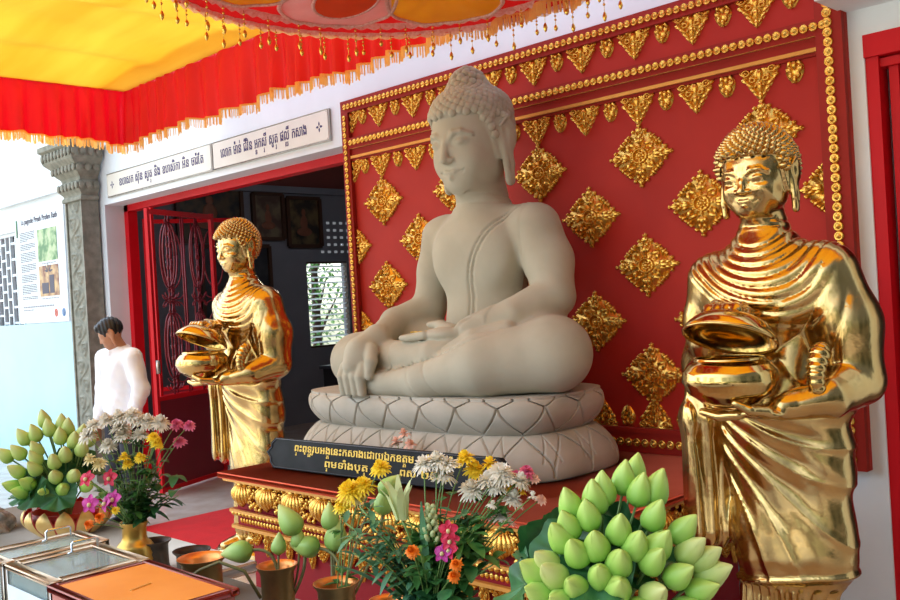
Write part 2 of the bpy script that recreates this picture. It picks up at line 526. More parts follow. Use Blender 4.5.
def build_buddha():
    root = thing('buddha_statue', 'large grey stone Buddha seated cross-legged on a double lotus base on the red altar', 'statue', BUD, BUD_RZ)
    S = Field((-1.08, -.66, -.03), (1.08, .56, 1.80), .0085)
    # torso
    KX = .86
    def P3(pts): return [(q[0] * KX, q[1], q[2]) for q in pts]
    S.ell((0, .10, .24), (.25, .20, .30), .05)
    S.ell((0, .11, .46), (.235, .165, .25), .12)
    S.ell((0, .11, .70), (.285, .175, .25), .12)
    S.cap((-.26, .13, .865), (.26, .13, .865), .11, None, .09)
    S.cap((0, .12, .86), (0, .10, 1.04), .19, .13, .10)
    S.ell((-.13, -.0, .72), (.14, .07, .15), .1); S.ell((.13, -.0, .72), (.14, .07, .15), .1)
    S.ell((0, .22, .15), (.42, .24, .2), .08)
    # arms
    S.path(P3([(-.40, .13, .85), (-.45, .11, .66), (-.49, .07, .44)]), [.115, .10, .095], .05)
    S.path(P3([(-.49, .07, .44), (-.57, -.14, .37), (-.45, -.385, .285)]), [.095, .083, .062], .03)
    S.path(P3([(.42, .13, .845), (.51, .12, .66), (.585, .06, .475)]), [.128, .124, .112], .045)
    S.path(P3([(.585, .06, .47), (.47, -.16, .385), (.26, -.31, .325)]), [.112, .088, .06], .015)
    # legs
    S.path(P3([(.18, .12, .16), (.5, .02, .19), (.78, -.18, .20)]), [.2, .2, .178], .05)
    S.path(P3([(.78, -.18, .19), (.45, -.38, .155), (.05, -.46, .085), (-.4, -.45, .06)]), [.178, .15, .09, .065], .04)
    S.path(P3([(-.18, .12, .16), (-.5, .02, .18), (-.88, -.20, .165)]), [.19, .19, .16], .05)
    S.path(P3([(-.88, -.22, .16), (-.4, -.34, .175), (.08, -.40, .205), (.24, -.37, .225)]), [.15, .11, .078, .06], .012)
    S.path(P3([(.18, -.38, .22), (.34, -.33, .285), (.50, -.24, .33)]), [.06, .06, .05], .012, sq=(1, 1.0, .75))
    S.ell((-.36, -.30, .06), (.40, .19, .075), .05)
    S.ell((.0, -.20, .12), (.5, .22, .1), .05)
    # hands
    hand_down(S, (-.385, -.435, .275), -1)
    S.ell((.10, -.355, .312), (.12, .075, .034), .02, rz=.1)
    for i, dy in enumerate((-.055, -.02, .015, .045)):
        S.path([(.03, -.365 + dy * 1.05, .31), (-.07, -.37 + dy * 1.1, .30), (-.17 + abs(dy - .0) * .5, -.365 + dy, .298)], [.023, .021, .016], .006)
    S.path([(.12, -.31, .33), (.04, -.31, .358), (-.03, -.32, .36)], [.028, .023, .017], .012)
    # head
    HC = (0, .05, 1.345); HS = .575; RX = .15
    head_shape(S, HC, HS, RX, wx=1.07)
    S.frame(HC, HS, RX, 0, 1.07)
    S.ell((0, .06, .26), (.335, .38, .25), .04)
    S.ell((0, .08, .50), (.155, .165, .15), .07)
    S.ell((0, .08, .58), (.095, .10, .09), .05)
    hair_cap(S, HC, HS, RX, top=None, wx=1.07)
    S.frame(None)
    # robe: edge over the left shoulder, down the chest, belt of cloth over the shin
    def edge(z): return .045 + .26 * np.clip((z - .56) / .42, 0, 1) ** 1.7 - .01 * z
    def robe(X, Y, Z):
        t = X - edge(Z)
        m = (Y < .12) & (Z > .33) & (Z < 1.0)
        return np.where(m, .016 * np.exp(-(t / .0065) ** 2) + .014 * np.exp(-((t - .032) / .0065) ** 2) - .005 / (1 + np.exp(-t / .006)) * (np.abs(X) < .34), 0)
    S.disp(robe, ((-.2, -.3, .33), (.4, .12, 1.0)))
    def cuff(X, Y, Z):
        t = (X - .30) * .78 - (Y + .26) * .62
        return .012 * np.exp(-(t / .006) ** 2)
    S.disp(lambda X, Y, Z: np.where(Y < -.15, .011 * np.exp(-((Z - .125 - .20 * np.clip((X + .28) / .8, 0, 1) ** 1.5) / .006) ** 2) * np.clip((X + .28) / .03, 0, 1) * np.clip((.5 - X) / .1, 0, 1), 0), ((-.3, -.6, .08), (.52, -.15, .40)))
    S.disp(cuff, ((.14, -.44, .24), (.46, -.12, .44)))
    S.disp(lambda X, Y, Z: .006 * np.exp(-((X + .18 + .35 * (Z - .1)) / .009) ** 2), ((-.4, -.6, .12), (0, -.2, .3)))
    S.disp(lambda X, Y, Z: .006 * (np.exp(-((X - .02 + .5 * (Z - .1)) / .008) ** 2) + np.exp(-((X - .14 + .5 * (Z - .1)) / .008) ** 2)), ((-.1, -.62, .0), (.3, -.36, .17)))
    S.D = np.maximum(S.D, -(S.ax[2][None, None, :] + .0) * np.ones_like(S.D))  # flat underside on the seat
    V, F = S.mesh()
    body = mesh_obj('body', V, F, STONE, root, True, (.06, .04, .385))
    c = curls(S, HC, HS, RX, 640, .0255, .0155, [(1.1, -.1), (1, .3), (.75, .75), (.35, .98), (.12, 1.02)], 7, wx=1.07)
    c.build('hair_curls', STONE, root, True, (.06, .04, .385))
    g = MB()
    for i in range(7):
        g.ball((-.085 + .022 * i, -.395 + .003 * math.sin(i * 2), .327 + .004 * math.sin(i * 3)), (.014, .012, .0035), 6, 4)
    tag(g.build('gold_leaf', GOLDT, root, True, (.06, .04, .385)), 'bits of gold leaf pressed on the open palm')
    # lotus base: two bulging tiers with incised petals
    def plan(a, A, B, n=3.7):
        ca, sa = math.cos(a), math.sin(a)
        return (A * math.copysign(abs(ca) ** (2 / n), ca), B * math.copysign(abs(sa) ** (2 / n), sa))
    def tier(name, prof, A, B, z0, z1, npet, style):
        NA = 1500; NP = len(prof)
        ang = np.linspace(0, 2 * PI, 4001)
        pts = np.array([plan(a, A, B) for a in ang]); seg = np.r_[0, np.cumsum(np.linalg.norm(np.diff(pts, axis=0), axis=1))]
        L = seg[-1]; sa = np.linspace(0, L, NA, endpoint=False)
        px = np.interp(sa, seg, pts[:, 0]); py = np.interp(sa, seg, pts[:, 1])
        tx = np.roll(px, -1) - np.roll(px, 1); ty = np.roll(py, -1) - np.roll(py, 1); l = np.hypot(tx, ty); nx, ny = ty / l, -tx / l
        V = []
        for j, (o, z) in enumerate(prof):
            v = (z - z0) / (z1 - z0)
            u = (sa / L * npet) % 1.0 * 2 - 1
            d = np.zeros(NA)
            if -.02 <= v <= 1.02:
                if style == 0:   # petals hanging, tips at the top rim with small second row
                    w = np.clip(v, 0, 1) ** .5 * .97
                    w = np.where(v > .0, .55 + .45 * np.sin(min(max(v, 0), 1) * PI * .9 + .1), 0) 
                    w = np.clip(1.0 - ((1 - v) ** 2.2) * 1.0, 0, 1) if v < .8 else np.clip(1 - (v - .8) * 3.2, 0, 1)
                else:
                    w = np.clip(1.02 - v ** 2.1, 0, 1)
                dd = np.abs(np.abs(u) - w) * (L / npet / 2)
                d = -.016 * np.exp(-(dd / .0045) ** 2)
                u2 = (sa / L * npet + .5) % 1.0 * 2 - 1
                if style == 0 and v > .80:
                    dd = np.abs(np.abs(u2) - (v - .8) * 3.2) * (L / npet / 2); d = d - .012 * np.exp(-(dd / .0042) ** 2)
                if style == 1 and v > .35:
                    w2 = np.clip(1.0 - ((v - .35) / .65) ** 1.3, 0, 1) * .35
                    dd = np.abs(np.abs(u2) - w2) * (L / npet / 2); d = d - .010 * np.exp(-(dd / .0042) ** 2)
            for i in range(NA): V.append((px[i] + nx[i] * (o + d[i]), py[i] + ny[i] * (o + d[i]), z))
        F = []
        for j in range(NP - 1):
            a = np.arange(NA); b = (a + 1) % NA
            F.append(np.stack([j * NA + a, j * NA + b, (j + 1) * NA + b, (j + 1) * NA + a], 1))
        F = np.concatenate(F).tolist()
        F.append(list(range(NA))[::-1]); F.append([(NP - 1) * NA + i for i in range(NA)])
        o = mesh_obj(name, V, F, STONED, root, True, (-.10, -.055, 0))
        return split(o, 50)
    def bulge(z0, z1, o0, o1, b, n=56, e=.7):
        P = []
        for i in range(n + 1):
            t = i / n; P.append((o0 + (o1 - o0) * t + b * math.sin(PI * min(1, max(0, t))) ** e, z0 + (z1 - z0) * t))
        return P
    A, B = .905, .44
    tier('lower_lotus_tier', bulge(.0, .205, .045, -.055, .045), A, B, .02, .20, 20, 1)
    tier('upper_lotus_tier', bulge(.2, .375, -.09, -.02, .045) + [(-.02, .388), (-.05, .39)], A, B, .215, .375, 20, 0)
    return root
build_buddha()
# ------------------------------------------------------------------ the two gilded monk statues
def hand_on(S, w, dirv, side):
    pass

def build_monk(label):
    root = thing('monk_statue', label, 'statue', group=None)
    S = Field((-.50, -.62, .03), (.52, .30, 2.24), .0066)
    KX = .85
    def P3(pts): return [(q[0] * KX, q[1], q[2]) for q in pts]
    # robe body
    S.cap((0, .05, 1.02), (0, .03, 1.58), .165, .175, .1, sq=(1.15, .84, 1))
    S.cap((-.165, .03, 1.63), (.165, .03, 1.63), .11, None, .08)
    S.ell((0, .01, 1.55), (.23, .165, .17), .08)
    S.cap((0, .04, 1.62), (0, .02, 1.82), .15, .09, .1)
    S.ell((0, .0, 1.18), (.19, .145, .22), .1)
    S.cap((0, .04, 1.0), (.02, .03, .66), .165, .17, .08, sq=(1.2, .88, 1))
    S.cap((.02, .03, .66), (.03, .03, .60), .17, .18, .04, sq=(1.2, .88, 1))
    # arms
    S.path(P3([(-.27, .03, 1.64), (-.325, .05, 1.48), (-.345, .05, 1.31)]), [.10, .085, .078], .05)
    S.path([(-.30, .05, 1.31), (-.20, -.10, 1.40), (-.08, -.215, 1.515)], [.078, .062, .048], .03)
    S.path(P3([(.27, .03, 1.64), (.345, .04, 1.45), (.375, .03, 1.26)]), [.112, .105, .098], .06)
    S.path([(.33, .03, 1.26), (.285, -.13, 1.205), (.17, -.27, 1.18)], [.088, .068, .042], .012)
    # cloth falling from the right arm, and the outer robe
    S.path(P3([(-.345, .05, 1.31), (-.345, .03, 1.1), (-.345, .02, .66)]), [.075, .075, .085], .05, sq=(1, 1.5, 1))
    S.path(P3([(.24, .03, 1.14), (.21, .04, .95), (.20, .04, .60)]), [.08, .085, .095], .08)
    # right hand, palm down on the lid
    S.ell((-.01, -.275, 1.53), (.052, .055, .024), .02, rx=-.1, rz=.4)
    for i, (dx, ln) in enumerate([(-.045, .06), (-.015, .07), (.016, .07), (.045, .058)]):
        S.path([(.0 + dx, -.31, 1.535), (.012 + dx * 1.15, -.335 - ln * .3, 1.532), (.016 + dx * 1.2, -.345 - ln * .75, 1.503)], [.0165, .0165, .0125], .003)
    S.path([(.045, -.265, 1.53), (.075, -.29, 1.515), (.085, -.32, 1.50)], [.019, .016, .012], .006)
    # left hand under the bowl
    S.ell((.11, -.32, 1.17), (.085, .055, .022), .02, ry=.05)
    for i, dy in enumerate((-.05, -.018, .014, .044)):
        S.path([(.06, -.325 + dy * .8, 1.165), (-.01, -.325 + dy, 1.158), (-.10 + abs(dy) * .6, -.325 + dy * 1.1, 1.172)], [.0175, .0165, .012], .004)
    S.path([(.16, -.35, 1.18), (.13, -.41, 1.19), (.09, -.435, 1.215)], [.02, .017, .013], .006)
    # inner skirt, ankles, feet
    S.cap((0.01, .03, .62), (0.01, .03, .19), .145, .165, .03, sq=(1.15, .85, 1))
    for e in (-1, 1):
        S.cap((e * .085, .04, .2), (e * .085, .03, .1), .05, .048, .02)
        S.path([(e * .085, .03, .095), (e * .095, -.09, .08), (e * .11, -.15, .07)], [.055, .05, .045], .03, sq=(1, 1, .7))
    # head
    HC = (0, -.02, 2.015); HS = .315; RX = .12; WX = 1.2
    head_shape(S, HC, HS, RX, old=True, wx=WX)
    hair_cap(S, HC, HS, RX, top=(0, .08, .40), rt=(.22, .24, .17), thick=.045, wx=WX)
    S.frame(None)
    # cowl folds round the neck
    def cowl(X, Y, Z):
        r = np.sqrt(X ** 2 + ((Z - 1.83) * (1.05 - .35 * np.clip(X / .3, -1, 1))) ** 2 + .3 * (Y - 0) ** 2)
        env = np.clip((r - .065) / .02, 0, 1) * np.clip((.40 - r) / .08, 0, 1) * np.clip((.10 - Y) / .05, 0, 1) * np.clip((.31 - X) / .08, 0, 1)
        ph = (r - .065) / .037
        f = np.abs(np.sin(PI * ph)) ** .6
        return env * (.0095 * (1 - f) - .002)
    S.disp(cowl, ((-.38, -.3, 1.40), (.36, .12, 1.82)))
    # robe drawn over the left shoulder: folds running down from the shoulder to the waist
    def shoulder(X, Y, Z):
        a = np.arctan2(X - .30, Z - 1.78)       # rays from the left shoulder
        r = np.hypot(X - .30, Z - 1.78)
        env = np.clip((r - .12) / .06, 0, 1) * np.clip((Z - 1.12) / .1, 0, 1) * np.clip((1.62 - Z) / .12, 0, 1) * np.clip((X + .02) / .06, 0, 1)
        f = np.abs(np.sin(a * 9 + 1.2 * np.sin(r * 9)))
        return env * (.011 * (1 - f ** .7) - .003)
    S.disp(shoulder, ((-.05, -.3, 1.1), (.5, .25, 1.66)))
    # edge of the wrap across the chest
    def wrap(X, Y, Z):
        t = (X - .02) * .78 + (Z - 1.42) * .62
        return np.where((Y < .05), -.010 / (1 + np.exp(-t / .006)) * np.clip((.30 - np.abs(X - .06)) / .05, 0, 1) * np.clip((1.60 - Z) / .08, 0, 1) * np.clip((Z - 1.15) / .05, 0, 1), 0)
    S.disp(wrap, ((-.35, -.35, 1.1), (.45, .1, 1.7)))
    # sweeping folds of the outer robe
    def sweep(X, Y, Z):
        a = np.arctan2(Z - 1.30, X + .38)
        r = np.hypot(X + .38, Z - 1.30)
        env = np.clip((1.16 - Z) / .08, 0, 1) * np.clip((Z - .50) / .04, 0, 1) * np.clip((X + .20) / .05, 0, 1)
        f = np.sin(a * 19 + 1.6 * np.sin(r * 5 + 1) + .8 * np.sin(X * 11))
        g = np.sin(a * 41 + 2 + 1.2 * np.sin(r * 8))
        return env * (.0105 * (np.abs(f) ** .7) + .0035 * g - .004)
    S.disp(sweep, ((-.30, -.35, .46), (.45, .3, 1.2)))
    def hang(X, Y, Z):
        env = np.clip((1.2 - Z) / .1, 0, 1) * np.clip((-.2 - X) / .03, 0, 1)
        return env * (.009 * np.sin((Y * 1.2 + X * .8) * 75 + .6 * np.sin(Z * 6)) + .003 * np.sin(Y * 150))
    S.disp(hang, ((-.48, -.3, .45), (-.18, .3, 1.22)))
    def skirt(X, Y, Z):
        a = np.arctan2(Y - .03, X)
        return np.clip((.50 - Z) / .02, 0, 1) * np.clip((Z - .13) / .02, 0, 1) * .008 * np.sin(a * 22)
    S.disp(skirt, ((-.35, -.3, .12), (.35, .3, .52)))
    # ridge where the outer robe ends
    S.disp(lambda X, Y, Z: -.012 * np.exp(-((Z - .515 - .03 * np.sin(X * 6)) / .012) ** 2), ((-.25, -.35, .44), (.45, .3, .60)))
    V, F = S.mesh()
    mesh_obj('body', V, F, BRASS, root)
    c = curls(S, HC, HS, RX, 560, .0145, .022, [(1.1, -.15), (1, .2), (.8, .5), (.45, .85), (.15, 1.02)], 7, wx=WX)
    c.build('hair_curls', BRASS, root)
    # wristband and the twisted end of the robe on the left forearm
    m = MB()
    P = []; R = []
    for i in range(49):
        t = i / 48
        P.append((.275 + .0 * t, -.17 - .045 * math.sin(t * PI), 1.37 - .18 * t)); R.append((.034 - .012 * t) * (1 + .16 * abs(math.sin(t * PI * 8))))
    m.tube(P, R, 12)
    m.ball((.275, -.165, 1.37), .034, 10, 7)
    m.build('twisted_robe_end', BRASSL, root)
    # alms bowl and its lid
    b = MB(); BC = (.015, -.325, 1.19)
    prof = [(.0, .0), (.05, .0), (.09, .012), (.135, .045), (.155, .085), (.15, .115), (.13, .140), (.115, .150), (.112, .158), (.106, .158), (.108, .148), (.12, .135), (.135, .1), (.12, .06), (.06, .025), (0, .02)]
    pr = []
    for i in range(len(prof) - 1):
        for k in range(3): pr.append((prof[i][0] + (prof[i + 1][0] - prof[i][0]) * k / 3, prof[i][1] + (prof[i + 1][1] - prof[i][1]) * k / 3))
    b.lathe([(r * 1.08, z * 1.1) for r, z in pr + [prof[-1]]], 48)
    b.build('alms_bowl', BRASSL, root, loc=BC)
    l = MB()
    M = Matrix.Rotation(-.42, 4, 'X') @ Matrix.Scale(1.08, 4)
    lp = [(.150, -.012), (.153, -.004), (.150, .006), (.140, .022), (.12, .045), (.085, .066), (.04, .076), (0, .079)]
    li = [(.0, .070), (.04, .067), (.085, .057), (.118, .038), (.138, .016), (.143, -.002), (.147, -.012), (.150, -.012)]
    l.lathe(lp[::1], 48, M); l.lathe(li, 48, M)
    l.tube([M @ Vector((.150 * math.cos(a * PI / 24), .150 * math.sin(a * PI / 24), -.008)) for a in range(49)], .005, 6)
    l.build('bowl_lid', BRASSL, root, loc=(.025, -.325, 1.435))
    # plinth
    p = MB(); p.lathe([(.0, 0), (.29, 0), (.30, .01), (.30, .03), (.27, .045), (.27, .055), (0, .055)], 40, sx=1.05, sy=.85)
    p.build('plinth', BRASS, root)
    return root
monk = build_monk('large gilded monk statue with alms bowl in the right foreground beside the altar')
monk.location = (-1.70, 3.37, 0)
monk2 = copy_tree(monk)
monk2['label'] = 'gilded monk statue with alms bowl before the dark doorway, left of the Buddha'
monk2.location = (-5.42, 3.46, .024)
for m_ in (monk, monk2): m_['group'] = 'gilded monk statues flanking the altar'
# ------------------------------------------------------------------ the setting: pagoda front, floor, inner room
YW = 4.30
struct('floor', -16, 3.0, -3.5, 10.0, -.12, 0, FLOORM)
# front wall: left part with the window hole, lintels, piers
struct('wall_left', -11.30, -9.12, YW, YW + .30, 0, 5.2, WHITE)
struct('wall_left', -16, -12.25, YW, YW + .30, 0, 5.2, WHITE)
struct('wall_left', -12.25, -11.30, YW, YW + .30, 0, .80, WHITE)
struct('wall_left', -12.25, -11.30, YW, YW + .30, 2.72, 5.2, WHITE)
struct('wall_back', -9.12, -5.10, YW, YW + .30, 2.765, 5.2, WHITE)     # beam over the wide doorway
struct('wall_back', -5.10, -1.64, YW, YW + .30, 0, 5.2, WHITE)
struct('wall_right', -1.64, -.35, YW, YW + .30, 2.66, 5.2, WHITE)
struct('wall_right', -.35, 3.0, YW, YW + .30, 0, 5.2, WHITE)
struct('trim_1', -16, -9.62, YW - .012, YW, 0, 1.62, PALEBLUE)
struct('trim_2', -16, -9.62, YW - .05, YW, 3.02, 3.07, WHITE)
struct('trim_3', -9.20, -1.66, YW - .06, YW, 3.33, 3.45, WHITE)
struct('trim_4', -1.72, 0.6, YW - .30, YW, 2.80, 2.98, WHITE)
# inner room
struct('wall_interior', -11.15, -11.0, YW + .3, 10.0, 0, 1.05, DARKW)
struct('wall_interior', -11.15, -11.0, YW + .3, 8.12, 1.05, 2.28, DARKW)
struct('wall_interior', -11.15, -11.0, 8.86, 10.0, 1.05, 2.28, DARKW)
struct('wall_interior', -11.15, -11.0, YW + .3, 10.0, 2.28, 3.28, DARKW)
struct('wall_interior', -11.15, -11.0, YW + .3, 10.0, 3.28, 4.1, DARKR)
struct('wall_interior', -11.0, 0.5, 10.0, 10.15, 0, 4.1, DARKW)
struct('wall_interior', .5, .65, YW + .3, 10.0, 0, 4.1, DARKW)
struct('ceiling', -11.0, .5, YW + .3, 10.0, 4.0, 4.1, DARKR)
struct('trim_5', -11.0, -4.6, 5.6, 5.85, 3.42, 4.0, DARKR)
struct('trim_6', -10.99, -10.90, YW + .3, 10, 3.24, 3.33, DARKW)

# red door frames
struct('door_frame', -9.12, -9.04, YW + .20, YW + .30, 0, 2.765, REDPAINT)
struct('door_frame', -9.12, -5.10, YW + .20, YW + .30, 2.70, 2.765, REDPAINT)

def gate_leaf(p0, p1, z0, z1, label, name='folding_gate_leaf', post=.035):
    L = math.dist(p0, p1); a = math.atan2(p1[1] - p0[1], p1[0] - p0[0])
    t = thing(name, label, 'gate', (p0[0], p0[1], 0), a)
    for x in (0, L):
        m = MB(); m.box((x, 0, (z0 + z1) / 2), (post, post, z1 - z0)); m.build('post', REDPAINT, t, False)
    for z in (z1 - .03, z0 + .03, z0 + .85):
        m = MB(); m.box((L / 2, 0, z), (L - post, post * .8, .04)); m.build('rail', REDPAINT, t, False)
    m = MB(); m.box((L / 2, 0, z0 + .44), (L - post, .012, .8)); m.build('lower_panel', MAROON, t, False)
    m = MB()
    zb = z0 + .87
    for k in range(2):
        cx = L * (.27 + .46 * k)
        m.tube([(cx, 0, zb), (cx, 0, z1 - .05)], .008, 6)
        for q in range(14):
            m.ball((cx, 0, zb + .12 + q * .105), (.014, .014, .03), 6, 4)
        for zc in (zb + .45, z1 - .42):
            pts = [(cx + math.cos(b) * .10, 0, zc + math.sin(b) * .30) for b in np.linspace(0, 2 * PI, 25)]
            m.tube(pts, .009, 5)
            for s_ in (-1, 1):
                for e in (-1, 1):
                    sp = [(cx + s_ * (.05 + .05 * math.cos(b)) * (1 - b / 9), 0, zc + e * (.36 + .05 * math.sin(b))) for b in np.linspace(0, 4.4, 12)]
                    m.tube(sp, .007, 5)
    m.tube([(L / 2, 0, zb), (L / 2, 0, z1 - .05)], .009, 6)
    m.build('scrollwork', MAROON, t)
    return t
g1 = gate_leaf((-7.92, 4.12), (-8.28, 4.98), .03, 2.60, 'red folding gate leaf with iron scrollwork, opened at right angles to the wall')
g2 = gate_leaf((-8.04, 4.22), (-8.40, 5.06), .03, 2.62, 'red folding gate leaf tucked behind the outermost open leaf')
g3 = gate_leaf((-8.98, 4.64), (-8.62, 5.48), .03, 2.62, 'red folding gate leaf hinged nearest the white door jamb')
for g in (g1, g2, g3): g['group'] = 'red folding gate leaves of the wide doorway'
m = MB(); m.box((-.0, -.03, 1.17), (.03, .03, .12)); 
m.build('latch', STEEL, g1)

# right doorway
for i, (x0, x1, y0) in enumerate([(-1.64, -1.585, YW + .01), (-1.56, -1.52, YW + .06), (-1.47, -1.43, YW + .12)]):
    struct('door_frame', x0, x1, y0, y0 + .10, 0, 2.68, REDPAINT)
struct('door_frame', -1.64, -.36, YW - .01, YW + .12, 2.58, 2.68, REDPAINT)
struct('door_frame', -1.585, -.36, YW + .03, YW + .14, 2.535, 2.572, REDPAINT)
g4 = gate_leaf((-1.44, 4.42), (-1.05, 4.70), .03, 2.58, 'red iron gate leaf standing open in the doorway at the right edge')

# lattice window at far left
wf = tag(empty('window_1', (-11.78, YW + .12, .80)), kind='structure')
m = MB()
for x in (-.47, 0, .47): m.box((x, -.06, .96), (.035, .04, 1.92))
for x in (-.31, -.155, .155, .31): m.box((x, -.06, 1.2), (.028, .03, 1.44))
for r_ in range(8):
    for c_ in range(6):
        z = .56 + r_ * .19 + (.095 if c_ % 2 else 0)
        if z < 1.9: m.box((-.39 + c_ * .156, -.06, z), (.14, .028, .028))
m.box((0, -.06, .46), (.94, .035, .035)); m.box((0, -.06, .02), (.98, .06, .04)); m.box((0, -.06, 1.90), (.98, .06, .04))
m.build('lattice', WHITE, wf, False)
m = MB()
for c_ in range(6):
    for r_ in range(3):
        cx = -.39 + c_ * .156; cz = .10 + r_ * .125
        m.tube([(cx + (.055 - .007 * b) * math.cos(b * (1 if c_ % 2 else -1)), -.06, cz + (.055 - .007 * b) * math.sin(b)) for b in np.linspace(0, 6.5, 18)], .010, 5)
m.build('scroll_grille', mat('iron_grille', srgb(40, 44, 52), .5), wf)
m = MB(); m.box((0, .10, .96), (.96, .03, 1.92)); m.build('dark_backing', mat('opening_shade', srgb(48, 38, 46), .7), wf, False)  # plain dark sheet, the shade of the open window put in as colour

# carved pilaster with a stepped capital
def pilaster():
    t = thing('pilaster', 'carved grey stone pilaster with flared capital at left end of the doorway', 'pillar', (-9.405, 4.278, 0))
    W, Dp = .385, .16
    m = MB(); m.box((0, -Dp / 2, 1.42), (W, Dp, 2.84)); m.build('shaft', CARVE, t, False)
    # raised vine relief on the front face
    nu, nv = 26, 420
    def relief(x, z):
        ph = z * 2 * PI / .36
        cx = .10 * math.sin(ph)
        d = abs(x - cx)
        h = .016 * math.exp(-(d / .014) ** 2)
        for s_ in (-1, 1):
            zc = (round((z / .36 - .25 * s_)) + .25 * s_) * .36
            dx = x + s_ * .055 * 1.0; dz = z - zc
            r = math.hypot(dx, dz); an = math.atan2(dz, dx)
            h = max(h, .018 * math.exp(-((r - .055 - .012 * math.sin(3 * an)) / .013) ** 2), .020 * math.exp(-(r / .02) ** 2))
        return h
    m = MB()
    m.grid(lambda u, v: ((u - .5) * W * .84, -Dp - .001 - (relief((u - .5) * W * .84, v * 2.76 + .04) if 0 < u < 1 else 0), .04 + v * 2.76), nu, nv)
    m.build('vine_carving', CARVE, t)
    for x in (-W / 2 + .014, W / 2 - .014):
        m = MB(); m.box((x, -Dp - .008, 1.42), (.028, .018, 2.8)); m.build('edge_fillet', CARVE, t, False)
    # capital
    prof = [(0, 2.82), (.03, 2.83), (.03, 2.86), (.012, 2.88), (.02, 2.90), (.045, 2.93), (.055, 2.97), (.04, 3.01), (.022, 3.03), (.03, 3.06), (.06, 3.09), (.085, 3.12), (.09, 3.16), (.12, 3.19), (.15, 3.22), (.16, 3.24), (.16, 3.33), (.19, 3.35), (.19, 3.40), (.10, 3.42), (.10, 3.6)]
    m = MB(); V = []; F = []
    for o, z in prof: V += [(-W / 2 - o, 0, z), (-W / 2 - o, -Dp - o, z), (W / 2 + o, -Dp - o, z), (W / 2 + o, 0, z)]
    for j in range(len(prof) - 1):
        for i in range(3): F.append((j * 4 + i, j * 4 + i + 1, j * 4 + 5 + i, j * 4 + 4 + i))
    m.add(V, F)
    m.build('capital', CARVE, t, False)
    m = MB()
    for (o, z, hh, n) in ((.062, 2.97, .05, 6), (.10, 3.14, .05, 7), (.168, 3.285, .055, 9)):
        for face in range(2):
            span = (W + 2 * o) if face == 0 else (Dp + o)
            k = n if face == 0 else max(3, int(n * .45))
            for i in range(k):
                u = (i + .5) / k
                if face == 0: c = (-W / 2 - o + span * u, -Dp - o, z)
                else: c = (W / 2 + o, -span * (1 - u), z)
                rr = span / k * .42
                m.ball(c, (rr if face == 0 else .014, .014 if face == 0 else rr, hh * .8), 8, 6)
    m.build('capital_leaves', CARVE, t)
pilaster()

# pictures and window of the inner room
def picture(name, label, y, z, w, h, c1, c2, group='framed religious paintings on the inner wall'):
    t = thing(name, label, 'painting', (-10.99, y, z), 0, group)
    m = MB()
    for (dy, dz, sy, sz) in ((0, h / 2, w, .05), (0, -h / 2, w, .05), (-w / 2, 0, .05, h), (w / 2, 0, .05, h)): m.box((.03, dy, dz), (.05, sy + .0, sz))
    m.build('frame', WOODD, t, False)
    m = MB(); m.box((.012, 0, 0), (.012, w - .03, h - .03))
    m.build('canvas', mat(name + '_paint_' + str(round(y, 1)), c1, .5, col2=c2, nscale=6, stops=(.4, .6)), t, False)
    m = MB(); m.ball((.02, 0, -.20 * h), (.006, w * .25, h * .09), 10, 6); m.ball((.02, 0, -.02 * h), (.006, w * .12, h * .17), 10, 6); m.ball((.02, 0, .20 * h), (.006, w * .065, h * .08), 8, 6)
    m.build('painted_figure', mat('painted_orange_robe', srgb(128, 78, 56), .6), t)
    return t
picture('framed_painting', 'framed painting of an orange-robed seated figure, left of the small pair', 7.50, 2.91, .48, .62, srgb(84, 62, 52), srgb(120, 104, 80))
picture('framed_painting', 'framed painting of an orange-robed figure, nearest the row of vent holes', 8.10, 2.84, .56, .68, srgb(46, 40, 34), srgb(110, 92, 60))
picture('framed_painting', 'wide framed painting high on the inner wall behind the open gate', 6.60, 2.95, .95, .78, srgb(30, 30, 30), srgb(80, 62, 40))
picture('framed_painting', 'dark framed picture low on the inner wall behind the left gilded monk', 6.95, 1.95, 1.05, 1.10, srgb(40, 44, 52), srgb(60, 62, 66))
# ventilation holes: solid plates, daylight put in as pale colour and glow
m = MB()
for i in range(5):
    for j in range(5): m.box((-10.995, 8.42 + j * .12, 2.42 + i * .105), (.012, .05, .035))
tag(m.build('vent_holes', mat('vent_daylight_glow', srgb(150, 156, 168), .5), None, False), kind='structure')
m_ = bpy.data.materials['vent_daylight_glow'].node_tree.nodes['Principled BSDF']
m_.inputs['Emission Color'].default_value = (.9, .95, 1, 1); m_.inputs['Emission Strength'].default_value = .12
